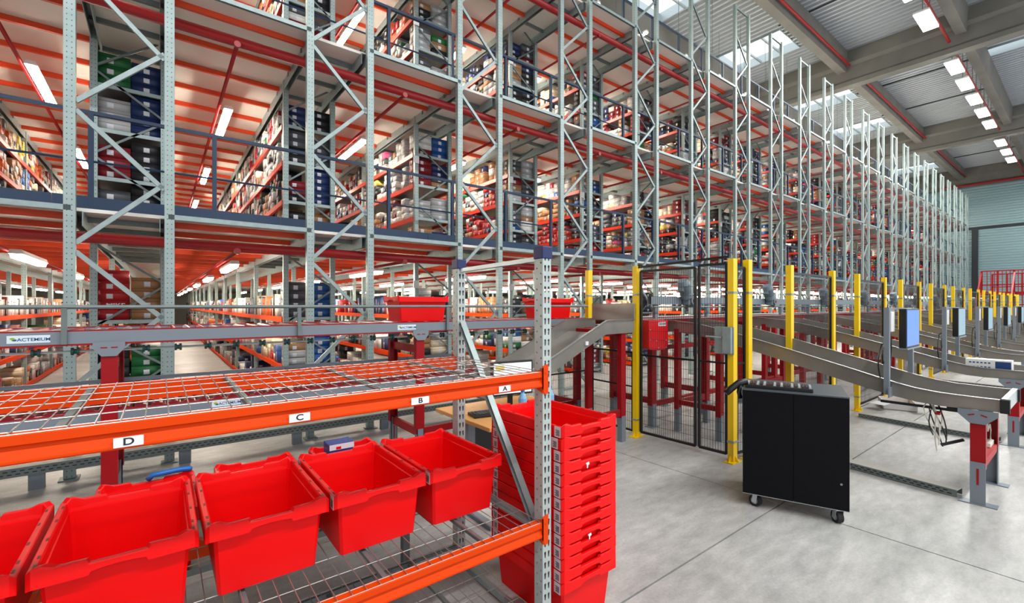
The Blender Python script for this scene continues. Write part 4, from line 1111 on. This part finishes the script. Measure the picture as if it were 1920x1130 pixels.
for i in range(8):
    x0, y0 = 5.28+rr.uniform(-.04, .06), .86+rr.uniform(-.05, .06); pts = [(x0, y0, H0-.84)]
    zend = H0-1.0-rr.uniform(.05, .28)
    for s_ in range(1, 8): a = s_/7; pts.append((x0+.028*math.sin(a*4+i), y0+.028*math.cos(a*3+i*2)-.05*a, H0-.84+(zend-H0+.84)*a))
    MB().path(pts, .005, 5).build('cable', (BLK, CREAMC)[i % 2], c)
MB().bar((5.27, .83, H0-1.19), (5.34, .70, H0-1.13), .02, .02).build('plug', BLK, c); MB().box(5.22, .83, H0-.93, 5.30, .86, H0-.91).build('plug', RED, c)
t = thing('under_shelf_tray', 'dark steel strip fixed under the nearest chute', 'tray', (5.5, .8, H0-.9))
MB().box(5.3, .68, H0-.90, 5.86, .80, H0-.845).build('tray', DARKW, t); MB().bar((5.32, 1.25, H0-.89), (5.32, .75, H0-.89), .03, .02).build('strip', DARKW, t)
t = thing('power_strip', 'cream power strip on the lower bar of the nearest chute stand', 'power strip', (5.8, .62, .4))
MB().box(5.70, .58, .362, 5.90, .63, .40).build('strip_body', CREAMC, t, bevel=.004); MB().path([(5.88, .6, .40), (5.9, .6, .48), (5.84, .6, .54), (5.76, .6, .52), (5.72, .6, .50), (5.70, .6, .6)], .006, 5).build('cable', CREAMC, t)

# ------------------------------------------------------------ red stairs at the far end
t = thing('red_stair_platform', 'red steel stair platform with railings against the far wall', 'stairs', (38, 3, 0))
X0 = 37.5
MB().box(X0, .3, 2.2, X0+4.5, 4.3, 2.35).build('platform', RED, t)
for i in range(7):
    for j in (0, 1):
        y = .4+i*.63; MB().box(X0+j*4.3, y-.04, 0 if i in (0, 3, 6) else 2.35, X0+j*4.3+.08, y+.04, 3.55).build('post', RED, t)
for i in range(24): MB().box(X0+.01, .5+i*.15, 2.35, X0+.04, .53+i*.15, 3.55).build('baluster', RED, t)
for z in (2.75, 3.55):
    for j in (0, 1): MB().box(X0+j*4.3, .4, z-.03, X0+j*4.3+.06, 4.2, z+.03).build('rail', RED, t)
for yy in (4.2, 2.9, 1.7, .5):
    MB().bar((X0-2.4, yy, .1), (X0, yy, 2.3), .06, .2).build('stringer', RED, t); MB().bar((X0-2.4, yy, 1.2), (X0+.1, yy, 3.5), .07, .07).build('handrail', RED, t)
    for i in range(5): MB().bar((X0-2.3+i*.55, yy, .2+i*.5), (X0-2.3+i*.55, yy, 1.3+i*.5), .05, .05).build('baluster', RED, t)
for i in range(9):
    for a, b in ((2.9, 4.2), (.5, 1.7)): MB().box(X0-2.4+i*.26, a, .2+i*.24, X0-2.15+i*.26, b, .24+i*.24).build('tread', STEELB, t)
for i in range(6): MB().box(X0+.02, .5+i*.7, .3, X0+.08, .54+i*.7, 2.2).build('lattice_bar', RED, t)
for z in (.6, 1.1, 1.6): MB().box(X0, .4, z, X0+.05, 4.2, z+.06).build('lattice_bar', RED, t)
